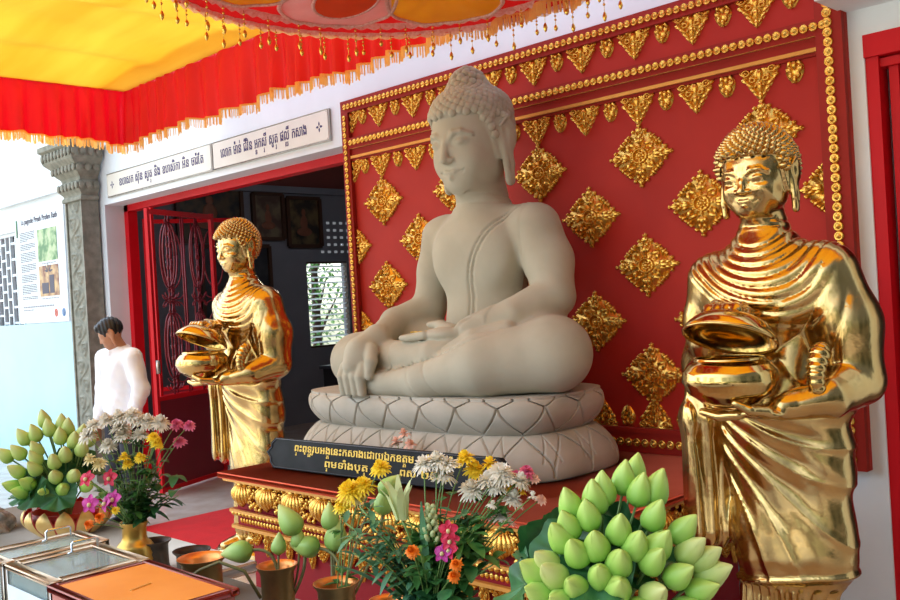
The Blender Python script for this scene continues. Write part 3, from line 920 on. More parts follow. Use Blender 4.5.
# louvred window
wn = tag(empty('window_2', (-11.05, 8.49, 1.05)), kind='structure')
m = MB()
for y in (-.39, .39): m.box((0, y, .615), (.08, .05, 1.25))
m.box((0, 0, .0), (.08, .8, .05)); m.box((0, 0, 1.23), (.08, .8, .05)); 
m.build('window_frame', WOODD, wn, False)
m = MB()
for k in range(15): m.box((-.02, 0, .07 + k * .078), (.03, .74, .022), M=Matrix.Translation((0, 0, 0)))
m.build('louvre_slats', mat('white_louvre', srgb(235, 240, 242), .6, trans=.6), wn, False)
def tree(loc, label):
    t = thing('leafy_tree', label, 'tree', loc)
    m = MB(); m.tube([(0, 0, 0), (.05, .05, 1.0), (0, .1, 2.2), (.1, 0, 3.2)], [.09, .08, .06, .03], 8)
    for a in range(5): m.tube([(0, .1, 1.2 + a * .35), (.3 * math.cos(a * 2.1), .3 * math.sin(a * 2.1) + .1, 1.6 + a * .35), (.7 * math.cos(a * 2.1), .7 * math.sin(a * 2.1), 1.9 + a * .3)], [.03, .02, .008], 5)
    m.build('trunk', WOODD, t)
    rg = random.Random(3); m = MB()
    for i in range(1500):
        a = rg.uniform(0, 2 * PI); r = rg.uniform(.1, 1.0); z = rg.uniform(1.1, 3.6)
        p = Vector((r * math.cos(a), r * math.sin(a), z)); M = Matrix.Translation(p) @ Matrix.Rotation(rg.uniform(0, 6), 4, 'Z') @ Matrix.Rotation(rg.uniform(-1, 1), 4, 'X')
        m.add([(0, 0, 0), (.03, .05, .01), (0, .12, 0), (-.03, .05, .01)], [(0, 1, 2, 3)], M)
    m.build('foliage', mat('tree_leaf', srgb(80, 140, 70), .5, col2=srgb(120, 176, 96), nscale=6, trans=.3), t, False)
tree((-12.4, 9.2, -.1), 'green leafy tree outside, seen through the louvred window of the inner room')
# dark cupboard and chair-like shelving inside, right of the left monk
t = thing('low_cabinet', 'dark low cabinet inside the room below the louvred window', 'cabinet', (-9.6, 8.2, 0), .2)
m = MB(); m.box((0, 0, .42), (.6, 1.6, .84)); m.build('carcass', mat('dark_cabinet', srgb(34, 32, 38), .5), t, False)
m = MB(); m.box((0, 0, .86), (.66, 1.68, .04)); m.build('cabinet_top', mat('cabinet_top_paint', srgb(60, 62, 72), .4), t, False)
# the red mat
m = MB(); m.box((-5.98, 3.70, .012), (1.76, 1.0, .022)); tag(m.build('red_mat', mat('red_carpet', srgb(206, 18, 26), .9, bump=.3, bscale=300), None, False), 'red carpet mat on the tiled floor before the wide doorway', 'mat')

# ------------------------------------------------------------------ gilded red board behind the Buddha
def heightcloud(outline, relief, nu, nv, W, H, depth=.012):
    pass

def drop(mb, x, z, ang, L, W, h=1.0, curl=0.0):
    """one carved leaflet: a raised teardrop lying in the x-z plane, pointing along ang"""
    n = 9; P = []
    for i in range(n):
        u = i / (n - 1)
        w = W * (math.sin(PI * u ** .75) ** .8 if 0 < u < 1 else 0)
        a = ang + curl * u * u
        P.append((x + L * u * math.cos(ang + curl * u * .5), z + L * u * math.sin(ang + curl * u * .5), w, a))
    V = []; F = []; K = 7
    for (cx, cz, w, a) in P:
        nx, nz = -math.sin(a), math.cos(a)
        for k in range(K):
            q = -1 + 2 * k / (K - 1)
            yy = (1 - q * q) ** .5 * (1 - .35 * math.exp(-(q / .22) ** 2)) if abs(q) < 1 else 0
            V.append((cx + nx * w * q, -(yy * min(1, w / W + .0) * h), cz + nz * w * q))
    for i in range(n - 1):
        for k in range(K - 1):
            a = i * K + k
            F.append((a, a + K, a + K + 1, a + 1))
    mb.add(V, F)
def ringy(mb, x, z, R, r, h, n=20):
    V = []; F = []; K = 5
    for i in range(n):
        a = 2 * PI * i / n
        for k in range(K):
            q = -1 + 2 * k / (K - 1)
            V.append((x + (R + r * q) * math.cos(a), -h * (1 - q * q) ** .5, z + (R + r * q) * math.sin(a)))
    for i in range(n):
        for k in range(K - 1):
            a = i * K + k; b = ((i + 1) % n) * K + k
            F.append((a, a + 1, b + 1, b))
    mb.add(V, F)

def rosette_mesh():
    """lozenge of carved foliage in a 1 x 1 frame"""
    m = MB()
    # backing plate
    n = 64; V = [(0, -.10, 0)]; F = []
    for i in range(n):
        a = 2 * PI * i / n; r = .455 / (abs(math.cos(a)) + abs(math.sin(a)))
        V.append((r * math.cos(a), -.10, r * math.sin(a)))
    for i in range(n): V.append((V[1 + i][0], .6, V[1 + i][2]))
    for i in range(n):
        j = (i + 1) % n
        F.append((0, 1 + i, 1 + j)); F.append((1 + i, 1 + n + i, 1 + n + j, 1 + j))
    m.add(V, F)
    m.ball((0, -.3, 0), (.028, .8, .028), 10, 6)
    for k in range(8): drop(m, .02 * math.cos(k * PI / 4), .02 * math.sin(k * PI / 4), k * PI / 4, .07, .022, .9)
    ringy(m, 0, 0, .105, .014, .9)
    for k in range(12): drop(m, .115 * math.cos(k * PI / 6), .115 * math.sin(k * PI / 6), k * PI / 6 + .0, .06, .02, .8)
    for k in range(4):
        b = k * PI / 2
        c, s = math.cos(b), math.sin(b)
        def W(dx, dy): return (dx * c - dy * s, dx * s + dy * c)
        # corner plume
        drop(m, *W(.17, 0), b, .17, .035, 1.15)
        drop(m, *W(.33, 0), b, .17, .028, 1.0)
        for e in (-1, 1):
            drop(m, *W(.19, e * .01), b + e * .75, .13, .027, 1.0, -e * .6)
            drop(m, *W(.28, e * .01), b + e * .7, .11, .024, .95, -e * .6)
            drop(m, *W(.355, e * .01), b + e * .6, .085, .020, .85, -e * .6)
            drop(m, *W(.15, e * .07), b + e * 1.0, .15, .030, .95, e * .5)
            drop(m, *W(.23, e * .17), b + e * .35, .10, .024, .9, e * .8)
            # scalloped rim
            for q in range(6):
                u = .08 + q * .072
                drop(m, *W(.44 - u, e * u), b + e * (PI / 4) + e * .3, .055, .019, .8, -e * .5)
    return [tuple(v) for v in m.v], m.f

def leaf_mesh(style):
    """hanging flame-leaf pendant, width 1, from z=0 down to -1"""
    m = MB(); n = 22
    def hw(v): 
        return max(.01, .44 * (1 - v ** 1.5) if style == 0 else .42 * math.sin(PI * min(1, v * .8 + .14)))
    V = []; F = []
    for j in range(n + 1):
        v = j / n * .93; w = hw(v)
        V += [(-w, .6, -v), (-w, -.12, -v), (w, -.12, -v), (w, .6, -v)]
    for j in range(n):
        for i in range(3): F.append((j * 4 + i, j * 4 + 4 + i, j * 4 + 5 + i, j * 4 + 1 + i))
    m.add(V, F)
    D = -PI / 2
    if style == 0:
        drop(m, 0, -.02, D, .42, .075, 1.1); drop(m, 0, -.40, D, .34, .06, 1.05); drop(m, 0, -.70, D, .30, .045, .9)
        for e in (-1, 1):
            ringy(m, e * .30, -.13, .085, .032, 1.0, 14); m.ball((e * .30, -.4, -.13), (.04, .7, .04), 8, 5)
            ringy(m, e * .15, -.36, .06, .028, 1.0, 12); 
            for (x, z, a, L, W) in ((.44, -.02, -1.9, .3, .06), (.40, -.24, -1.9, .24, .055), (.30, -.40, -2.1, .24, .05), (.22, -.56, -2.0, .22, .045), (.14, -.70, -1.9, .2, .035), (.10, -.06, -.5, .16, .04), (.16, -.22, -1.0, .16, .045), (.07, -.48, -1.1, .14, .035)):
                drop(m, e * x, z, a if e > 0 else -PI - a, L, W, .95, -e * .5)
    else:
        drop(m, 0, -.05, D, .42, .12, 1.1); drop(m, 0, -.62, D, .38, .10, 1.0)
        for e in (-1, 1):
            for (x, z, a, L, W) in ((.1, -.08, -.5, .34, .09), (.16, -.26, -1.0, .34, .10), (.34, -.3, -1.7, .28, .08), (.14, -.5, -1.1, .30, .09), (.24, -.58, -1.9, .26, .08)):
                drop(m, e * x, z, a if e > 0 else -PI - a, L, W, 1.0, -e * .6)
    return [tuple(v) for v in m.v], m.f

def make_board():
    X0, X1, Z0, Z1 = -5.235, -1.705, .755, 3.055
    YF = YW - .035
    t = thing('gilded_wall_board', 'vermilion wall board with gilded lozenges and leaf pendants behind the Buddha', 'wall panel', ((X0 + X1) / 2, YW, Z0))
    ox, oz = (X0 + X1) / 2, Z0
    def L(x, y, z): return (x - ox, y - YW, z - oz)
    m = MB(); m.box(L((X0 + X1) / 2, YW - .016, (Z0 + Z1) / 2), (X1 - X0, .03, Z1 - Z0)); m.build('back_board', BOARD, t, False)
    m = MB()
    for (x0, x1, z0, z1, d) in ((X0, X1, Z1 - .085, Z1, .03), (X0, X0 + .075, Z0, Z1 - .085, .03), (X1 - .12, X1, Z0, Z1 - .085, .03),
                                (X0 + .075, X1 - .12, 2.715, 2.79, .03), (X0 + .075, X1 - .12, 2.63, 2.715, .012), (X0 + .075, X1 - .12, Z0, .86, .035), (X0 + .075, X1 - .12, .86, .885, .045)):
        m.box(L((x0 + x1) / 2, YF - d / 2, (z0 + z1) / 2), (x1 - x0, d, z1 - z0))
    m.build('red_molding', BOARDD, t, False)
    def beads(name, p0, p1, n, r, y):
        m = MB()
        for i in range(n):
            u = (i + .5) / n
            c = Vector(L(p0[0] + (p1[0] - p0[0]) * u, y, p0[1] + (p1[1] - p0[1]) * u))
            M = Matrix.Translation(c) @ Matrix.Rotation(PI / 2, 4, 'X')
            m.lathe([(r, 0), (r, .008), (r * .78, .013), (r * .62, .008), (r * .45, .010), (r * .2, .018), (0, .019)], 10, M)
        m.build(name, GILT, t)
    yb = YF - .03
    beads('bead_molding', (X0 + .03, Z1 - .045), (X1 - .03, Z1 - .045), 82, .020, yb)
    beads('bead_molding', (X0 + .075, 2.755), (X1 - .06, 2.755), 78, .021, yb)
    beads('bead_molding', (X0 + .04, Z0 + .02), (X0 + .04, Z1 - .10), 54, .019, yb)
    beads('bead_molding', (X1 - .062, Z0 + .03), (X1 - .062, Z1 - .10), 50, .023, yb)
    beads('bead_molding', (X0 + .1, .815), (X1 - .14, .805), 64, .024, YF - .035)
    for z in (2.722, 2.655):
        m = MB(); m.box(L((X0 + X1) / 2 - .02, YF - .018, z), (X1 - X0 - .2, .02, .018)); m.build('gilt_line', GILTL, t, False)
    # relief pieces
    V, F = rosette_mesh(); A, B = .405, .345
    Vr = [(x * A, y * .022, z * B) for x, y, z in V]
    first = None
    rows = [(2.318, 0), (2.030, 1), (1.742, 0), (1.454, 1), (1.166, 0)]
    xl, xr = X0 + .075, X1 - .12
    for z, odd in rows:
        for k in range(-1, 6):
            x = -4.865 + .6885 * k + (.344 if odd else 0)
            if x < xl - .05 or x > xr + .1: continue
            inside = x - A / 2 > xl and x + A / 2 < xr
            if inside:
                if first is None:
                    first = mesh_obj('lozenge', Vr, F, GILT, t, True, L(x, YF, z))
                else:
                    c = first.copy(); COL.objects.link(c); c.parent = t; c.location = L(x, YF, z)
            else:
                V2 = [(min(max(v[0] + x, xl), xr) - x, v[1], v[2]) for v in Vr]
                me = mesh_obj('half_lozenge', V2, F, GILT, t, True, L(x, YF, z))
    Vb, Fb = leaf_mesh(0); Vs, Fs = leaf_mesh(1)
    big = small = None
    for (zt, nm) in ((2.985, 0), (2.64, 1)):
        for k in range(11):
            x = -4.865 + .344 * k
            for typ, xx in ((0, x), (1, x + .172)):
                if xx > xr - .03: continue
                W, H = (.225, .165) if typ == 0 else (.105, .118)
                VV, FF = (Vb, Fb) if typ == 0 else (Vs, Fs)
                proto = big if typ == 0 else small
                if proto is None or xx + W / 2 > xr:
                    V2 = [(min(a * W + xx, xr) - xx, b * .018, c * H) for a, b, c in VV]
                    o = mesh_obj('large_leaf_pendant' if typ == 0 else 'small_leaf_pendant', V2, FF, GILT, t, True, L(xx, YF, zt))
                    if typ == 0 and big is None: big = o
                    if typ == 1 and small is None: small = o
                else:
                    o = proto.copy(); COL.objects.link(o); o.parent = t; o.location = L(xx, YF, zt)
        o = small.copy(); COL.objects.link(o); o.parent = t; o.location = L(-5.037, YF, zt)
        V2 = [(max(a * .225, -.0), b * .018, c * .165) for a, b, c in Vb]
        mesh_obj('half_leaf_pendant', V2, Fb, GILT, t, True, L(xl, YF, zt))
    for k in range(11):
        x = -4.865 + .344 * k
        for typ, xx in ((0, x), (1, x + .172)):
            if xx > xr - .1: continue
            W, H = (.225, .165) if typ == 0 else (.105, .118)
            o = (big if typ == 0 else small).copy(); COL.objects.link(o); o.parent = t
            o.location = L(xx, YF, .885); o.rotation_euler = (0, PI, 0)
make_board()
# ------------------------------------------------------------------ lettering
_TC = {}
def text_polys(s, bold=0.0):
    """glyphs of a text run, filled by winding number in fine strips: verts (x, z), faces, advance width"""
    key = (s, bold)
    if key in _TC: return _TC[key]
    c = bpy.data.curves.new('glyphs', 'FONT'); c.body = s; c.size = 1.0; c.resolution_u = 3
    o = bpy.data.objects.new('glyphs', c); COL.objects.link(o)
    bpy.context.view_layer.update()
    dg = bpy.context.evaluated_depsgraph_get()
    cu = o.to_curve(dg)
    loops = []
    for sp in cu.splines:
        P = []
        B = sp.bezier_points
        n = len(B)
        for i in range(n):
            p0, p1, p2, p3 = B[i].co, B[i].handle_right, B[(i + 1) % n].handle_left, B[(i + 1) % n].co
            for k in range(4):
                u = k / 4; w_ = 1 - u
                q = p0 * w_ ** 3 + p1 * 3 * u * w_ * w_ + p2 * 3 * u * u * w_ + p3 * u ** 3
                P.append((q.x, q.y))
        if not n:
            P = [(q.co.x, q.co.y) for q in sp.points]
        if len(P) > 2: loops.append(np.array(P))
    o.to_curve_clear()
    bpy.data.objects.remove(o); bpy.data.curves.remove(c)
    if not loops: return [], [], 0
    A = np.concatenate(loops); x0, y0 = A.min(0) - .03; x1, y1 = A.max(0) + .03
    h = 1 / 56
    nx, ny = int((x1 - x0) / h) + 1, int((y1 - y0) / h) + 1
    gx = x0 + h * (np.arange(nx) + .5); gy = y0 + h * (np.arange(ny) + .5)
    W = np.zeros((ny, nx), dtype=int)
    for L in loops:
        Q = np.roll(L, -1, 0)
        for (ax, ay), (bx, by) in zip(L, Q):
            if ay == by: continue
            up = 1 if by > ay else -1
            lo, hi = (ay, by) if up > 0 else (by, ay)
            r = np.where((gy >= lo) & (gy < hi))[0]
            if not len(r): continue
            xi = ax + (gy[r] - ay) / (by - ay) * (bx - ax)
            W[r] += up * (gx[None, :] < xi[:, None])
    I = W != 0
    for _ in range(int(round(bold / h))):
        J = I.copy(); J[:, 1:] |= I[:, :-1]; J[:, :-1] |= I[:, 1:]; J[1:] |= I[:-1]; I = J
    V = []; F = []
    for j in range(ny):
        row = np.r_[0, I[j].astype(int), 0]; d = np.diff(row)
        for a_, b_ in zip(np.where(d == 1)[0], np.where(d == -1)[0]):
            k = len(V); V += [(x0 + h * a_, y0 + h * j), (x0 + h * b_, y0 + h * j), (x0 + h * b_, y0 + h * (j + 1)), (x0 + h * a_, y0 + h * (j + 1))]; F.append((k, k + 1, k + 2, k + 3))
    _TC[key] = (V, F, max(v[0] for v in V))
    return _TC[key]
def letter_mesh(name, line, width, height, mat_, parent, loc, rz=0.0, rx=0.0, bold=.02, thick=.002):
    """line: list of (text, subscript or None); laid along +x, facing -y, centred in width"""
    V = []; F = []; x = 0.0
    for tx, sub in line:
        if tx == ' ': x += .35; continue
        v, f, w = text_polys(tx, bold)
        b = len(V); V += [(p[0] + x, p[1]) for p in v]; F += [tuple(b + i for i in q) for q in f]
        if sub:
            v2, f2, w2 = text_polys(sub, bold)
            b = len(V); V += [(p[0] * .62 + x + (w - w2 * .62) / 2, p[1] * .52 - .42) for p in v2]; F += [tuple(b + i for i in q) for q in f2]
        x += w + .06
    s = min(height, width / x) if width else height
    sx = width / x if width else s
    V = [(a * sx - x * sx / 2, c * height) for a, c in V]
    n = len(V)
    V3 = [(a, -thick, c) for a, c in V] + [(a, 0, c) for a, c in V]
    E = {}
    for q in F:
        for i in range(len(q)):
            e = (q[i], q[(i + 1) % len(q)]); E[e] = 1
    F3 = [tuple(q) for q in F] + [tuple(reversed([i + n for i in q])) for q in F]
    for (a, b_) in E:
        if (b_, a) not in E: F3.append((a, a + n, b_ + n, b_))
    o = mesh_obj(name, V3, F3, mat_, parent, False, loc)
    o.rotation_euler = (rx, 0, rz)
    return o
def kh(*w):
    """words -> clusters; 'x|y' puts y below x; a leading vowel sign is typed where it stands"""
    out = []
    for i, word in enumerate(w):
        if i: out.append((' ', None))
        for cl in word.split('.'):
            a, _, b = cl.partition('|'); out.append((a, b or None))
    return out

# cream boards above the doorway
def signboard(x0, x1, line, label, star):
    t = thing('name_signboard', label, 'sign', ((x0 + x1) / 2, YW + .003, 2.82), 0, 'cream inscription boards above the doorway')
    w = x1 - x0
    m = MB(); m.box((0, -.014, .118), (w - .006, .022, .236), bev=.003); m.build('board', CREAM, t)
    m = MB(); m.box((0, -.0265, .118), (w - .03, .002, .212)); m.build('face', CREAM, t, False)
    for (sx, sz) in ((-1, .02), (1, .02), (-1, .216), (1, .216), (0, .02), (0, .216)):
        m = MB(); m.ball((sx * (w / 2 - .03), -.027, sz), (.006, .004, .006), 8, 5); m.build('screw', STEEL, t)
    tw = w - .40
    letter_mesh('lettering', line, tw, .115, INKT, t, (-.07 * star, -.0275, .088), bold=.018)
    m = MB()
    cx = (-w / 2 + .12) if star < 0 else (w / 2 - .12)
    for k in range(4):
        a = k * PI / 2
        drop(m, cx + .006 * math.cos(a), .118 + .006 * math.sin(a), a, .034, .009, .002)
    m.build('star_mark', INKT, t, loc=(0, -.028, 0))
signboard(-9.00, -7.03, kh('ឧ.បា.ស.ក', 'ស៊ុ.ន', 'សូ.ត|រ', 'និ.ង', 'ឧ.បា.សិ.កា', 'អ៊ិ.ន', 'ចា.រ៉ែ.ត'), 'left cream signboard with violet lettering above the wide doorway', -1)
signboard(-7.02, -5.42, kh('លោ.ក'.replace('លោ', 'េលា'), 'ម៉ា.ន់', 'ជី.វិ.ន', 'អ្នក'.replace('អ្នក', 'អ|ន.ក') + '.ស|រ.ី', 'សូ.ត|រ', 'ផ.ល|ល.ី', 'ក.សា.ង'), 'right cream signboard with violet lettering, next to the gilded board', 1)

# information poster on the left wall
def poster():
    t = thing('information_poster', 'white information poster with two photographs on the left wall beside the pilaster', 'poster', (-10.76, YW - .001, 1.63))
    W, H = 1.36, 1.27
    P = mat('poster_paper', srgb(214, 222, 228), .4)
    m = MB(); m.box((0, -.008, H / 2), (W, .012, H)); m.build('sheet', P, t, False)
    g = mat('poster_green_print', srgb(70, 124, 70), .5, col2=srgb(180, 200, 150), nscale=9, stops=(.4, .6))
    b = mat('poster_sunset_print', srgb(120, 60, 40), .5, col2=srgb(206, 170, 120), nscale=7, stops=(.4, .6))
    ink = mat('poster_ink', srgb(70, 66, 84), .6); ink2 = mat('poster_small_print', srgb(150, 152, 160), .6)
    m = MB(); m.box((.22, -.016, .86), (.52, .004, .36)); m.build('palm_photograph', g, t, False)
    m = MB(); m.box((.22, -.016, .46), (.52, .004, .34)); m.build('temple_photograph', b, t, False)
    m = MB()
    for k in range(5): drop(m, .22 + .02 * math.cos(k), .56, PI / 2 + (k - 2) * .7, .10, .012, .003)
    m.box((.30, -.001, .42), (.12, .002, .2)); m.box((.12, -.001, .38), (.18, .002, .12)); m.build('silhouette', ink, t, loc=(0, -.018, 0), smooth=False)
    letter_mesh('headline', [('La pagode Preah Prohm Rath', None)], 1.02, .092, ink, t, (.02, -.015, 1.135), bold=.02)
    rg = random.Random(5); m = MB()
    z = 1.04
    while z > .28:
        n = rg.choice([4, 5, 6])
        for i in range(n):
            if z < .28: break
            w = .42 if i < n - 1 else .42 * rg.uniform(.4, .9)
            x = -.55
            while x < -.55 + w:
                l = rg.uniform(.025, .07); l = min(l, -.55 + w - x + .01)
                m.box((x + l / 2 + .0, -.0155, z), (l, .002, .008)); x += l + .012
            z -= .019
        z -= .022
    m.build('body_text', ink, t, False)
    m = MB()     # captions and footer, too small to read
    for zz, x0, x1, hh in ((.655, .04, .38, .012), (.265, .0, .44, .012), (.185, -.55, .30, .018), (.15, -.55, -.28, .014)):
        x = x0
        while x < x1:
            l = rg.uniform(.03, .08); m.box((x + l / 2, -.0155, zz), (l, .002, hh)); x += l + .014
    m.build('small_print', ink2, t, False)
    for x, c in ((.36, srgb(196, 84, 60)), (.56, srgb(70, 110, 160))):
        m = MB(); ringy(m, x, .10, .034, .012, .003, 18); m.ball((x, 0, .10), (.016, .003, .022), 8, 5)
        m.build('seal', mat('poster_seal_%d' % int(x * 100), c, .5), t, loc=(0, -.015, 0))
    m = MB(); m.box((-.62, -.016, 1.10), (.03, .003, .2)); drop(m, -.62, 1.19, .9, .09, .02, .004); drop(m, -.62, 1.19, 2.3, .09, .02, .004)
    m.build('palm_logo', mat('poster_logo', srgb(60, 120, 70), .5), t, loc=(0, -.003, 0))
poster()

# ------------------------------------------------------------------ the altar
AX0, AX1, AY0, AY1 = -4.64, -2.17, 2.738, 4.262
def altar():
    cx, cy = (AX0 + AX1) / 2, (AY0 + AY1) / 2
    t = thing('altar', 'red altar platform with a gilded carved frieze under the seated Buddha', 'altar', (cx, cy, 0))
    W, Dp = AX1 - AX0, AY1 - AY0
    m = MB(); m.box((0, 0, .735), (W, Dp, .03), bev=.005); m.build('altar_top', ALTARTOP, t)
    m = MB()
    for (o, z0, z1) in ((.075, .545, .72), (.055, .515, .55), (.075, .455, .515), (.10, .435, .455), (.13, .05, .44), (.06, 0, .05)):
        m.box((0, 0, (z0 + z1) / 2), (W - 2 * o, Dp - 2 * o, z1 - z0))
    m.build('altar_body', ALTARB, t, False)
    m = MB()
    for (o, z) in ((.03, .712), (.05, .54), (.055, .452)):
        for face in range(4):
            if face == 0: m.box((0, -Dp / 2 + o, z), (W - 2 * o, .025, .016))
            elif face == 1: m.box((W / 2 - o, 0, z), (.025, Dp - 2 * o, .016))
            elif face == 2: m.box((-W / 2 + o, 0, z), (.025, Dp - 2 * o, .016))
    m.build('gilt_edges', GILTL, t, False)
    # faces: (origin, direction, length)
    faces = [((-W / 2, -Dp / 2), (1, 0), W, 0), ((W / 2, -Dp / 2), (0, 1), Dp, PI / 2), ((-W / 2, Dp / 2), (0, -1), Dp, -PI / 2)]
    # big drooping lotus petal, one mesh
    P = MB()
    for k in range(9):
        a = -1.25 + k * .3125
        pts = []
        for i in range(9):
            u = i / 8
            pts.append((math.sin(a) * (.012 + .058 * math.sin(PI * min(1, u * .93 + .02)) ** .8), -.012 - .048 * math.cos(a * .9) * math.sin(PI * (u * .85 + .08)), .062 - .125 * u + .02 * abs(a) * u))
        P.tube(pts, [.006, .009, .011, .012, .0125, .012, .011, .009, .004], 6)
    for e in (-1, 1):
        P.ball((e * .03, -.025, .066), (.022, .016, .014), 8, 5)
    P.ball((0, -.035, .062), (.02, .016, .014), 8, 5)
    petal = None
    V, F = leaf_mesh(0); Vs, Fs = leaf_mesh(1); big = small = scroll = None
    rg = random.Random(2)
    S_ = MB()
    for i in range(44):
        S_.ball((rg.uniform(-.062, .062), -.010 - rg.uniform(0, .022), rg.uniform(-.068, .074)), (.0125, .012, .0125), 7, 5)
    for e in (-1, 1):
        for z in (-.035, .03):
            M = Matrix.Translation((e * .028, -.03, z)); pts = [M @ Vector(((.018 - .003 * b) * math.cos(b) * e + e * .005, 0, (.018 - .003 * b) * math.sin(b))) for b in np.linspace(0, 5, 10)]
            S_.tube(pts, .005, 5)
    for (ox, oy), (dx, dy), L, rz in faces:
        n = int(round(L / .255)); ins = .07
        nx, ny = dy, -dx
        for k in range(n):
            u = (k + .5) / n * (L - .12) + .06
            x, y = ox + dx * u - nx * ins, oy + dy * u - ny * ins
            if petal is None: petal = P.build('drooping_petal', GILT, t, True, (x, y, .632)); o = petal; o.scale = (1.12, 1, 1)
            else: o = petal.copy(); COL.objects.link(o); o.parent = t; o.location = (x, y, .632)
            o.rotation_euler = (0, 0, rz)
            if k < n - 1:
                u2 = (k + 1) / n * (L - .12) + .06
                if scroll is None: scroll = S_.build('scroll_cluster', GILT, t, True, (ox + dx * u2 - nx * ins, oy + dy * u2 - ny * ins, .632)); o = scroll
                else: o = scroll.copy(); COL.objects.link(o); o.parent = t; o.location = (ox + dx * u2 - nx * ins, oy + dy * u2 - ny * ins, .632)
                o.rotation_euler = (0, 0, rz)
        m = MB(); nb = int(L / .035)
        for k in range(nb):
            u = .06 + (k + .5) / nb * (L - .12)
            m.ball((ox + dx * u - nx * .048, oy + dy * u - ny * .048, .528), (.014, .014, .014), 8, 6)
        m.build('bead_row', GILT, t)
        m = MB(); nb = int(L / .03)
        for k in range(nb):
            u = .1 + (k + .5) / nb * (L - .2)
            m.ball((ox + dx * u - nx * .075, oy + dy * u - ny * .075, .485), (.013, .010, .017), 7, 5)
        m.build('bead_row', GILT, t)
        n2 = int(round(L / .225))
        for k in range(n2):
            for typ in (0, 1):
                u = .14 + (k + (.25 if typ == 0 else .75)) / n2 * (L - .28)
                x, y = ox + dx * u - nx * .112, oy + dy * u - ny * .112
                if typ == 0:
                    if big is None: big = mesh_obj('leaf_pendant', [(a * .15, b * .016, c * .10) for a, b, c in V], F, GILT, t, True); o = big
                    else: o = big.copy(); COL.objects.link(o); o.parent = t
                else:
                    if small is None: small = mesh_obj('slender_pendant', [(a * .062, b * .014, c * .15) for a, b, c in Vs], Fs, GILT, t, True); o = small
                    else: o = small.copy(); COL.objects.link(o); o.parent = t
                o.location = (x, y, .442); o.rotation_euler = (0, 0, rz)
    return t
altar()

# black plaque with gilded inscription, leaning slightly back on the altar
def plaque():
    x0, x1 = -4.50, -2.76
    t = thing('inscription_plaque', 'long black lacquered plaque with gold lettering on the altar in front of the Buddha', 'plaque', ((x0 + x1) / 2, 3.02, .753), math.radians(2.5))
    w = x1 - x0; h = .175
    m = MB(); V = []; pr = []
    for e in (-1, 1):
        for (dx, z) in ((.0, .0), (.035, .03), (.035, .055), (.07, .0875), (.035, .12), (.035, .145), (.0, .175)):
            pr.append((e * (w / 2 - .07 + dx), z) if e > 0 else (-(w / 2 - .07 + dx), z))
    right = pr[7:]; left = pr[:7][::-1]
    out = right + left; n = len(out)
    V = [(a, -.02, b) for a, b in out] + [(a, .015, b) for a, b in out]
    F = [tuple(range(n)), tuple(range(2 * n - 1, n - 1, -1))] + [(i, i + n, (i + 1) % n + n, (i + 1) % n) for i in range(n)]
    m.add(V, F); o = m.build('panel', BLACKP, t, False); o.rotation_euler = (-.16, 0, 0)
    m = MB(); m.tube([(a * .985, -.022, .0875 + (b - .0875) * .93) for a, b in out] + [(out[0][0] * .985, -.022, .0875 + (out[0][1] - .0875) * .93)], .003, 5)
    o = m.build('rim', mat('plaque_rim', srgb(60, 62, 72), .3), t); o.rotation_euler = (-.16, 0, 0)
    RP = Matrix.Rotation(-.16, 4, 'X')
    def on(x, z): return tuple(RP @ Vector((x, -.0205, z)))
    letter_mesh('lettering', kh('ព|រ.ះ.ពុ.ទ|ធ.រូ.ប.អ.ង|គ.េនះ.ក.សា.ង.េដា.យ.ឯ.ក.ឧ.ត|ត.ម', 'រ.ស់', 'សា.េរ៉.ន', 'និ.ង'), w * .76, .058, GOLDT, t, on(.035, .108), rx=-.16, bold=.02, thick=.002)
    letter_mesh('lettering', kh('ព|រ.ម.ទាំ.ង.បុ.ត|រ'), .34, .054, GOLDT, t, on(-.20, .038), rx=-.16, bold=.02, thick=.002)
    letter_mesh('lettering', kh('ព.ស', '២.៥.៥.១'), .34, .054, GOLDT, t, on(.36, .038), rx=-.16, bold=.02, thick=.002)
    m = MB(); m.box((0, .05, .01), (w * .8, .05, .02)); m.build('prop', BLACKP, t, False)
    t.scale = (1, 1, .93)
plaque()

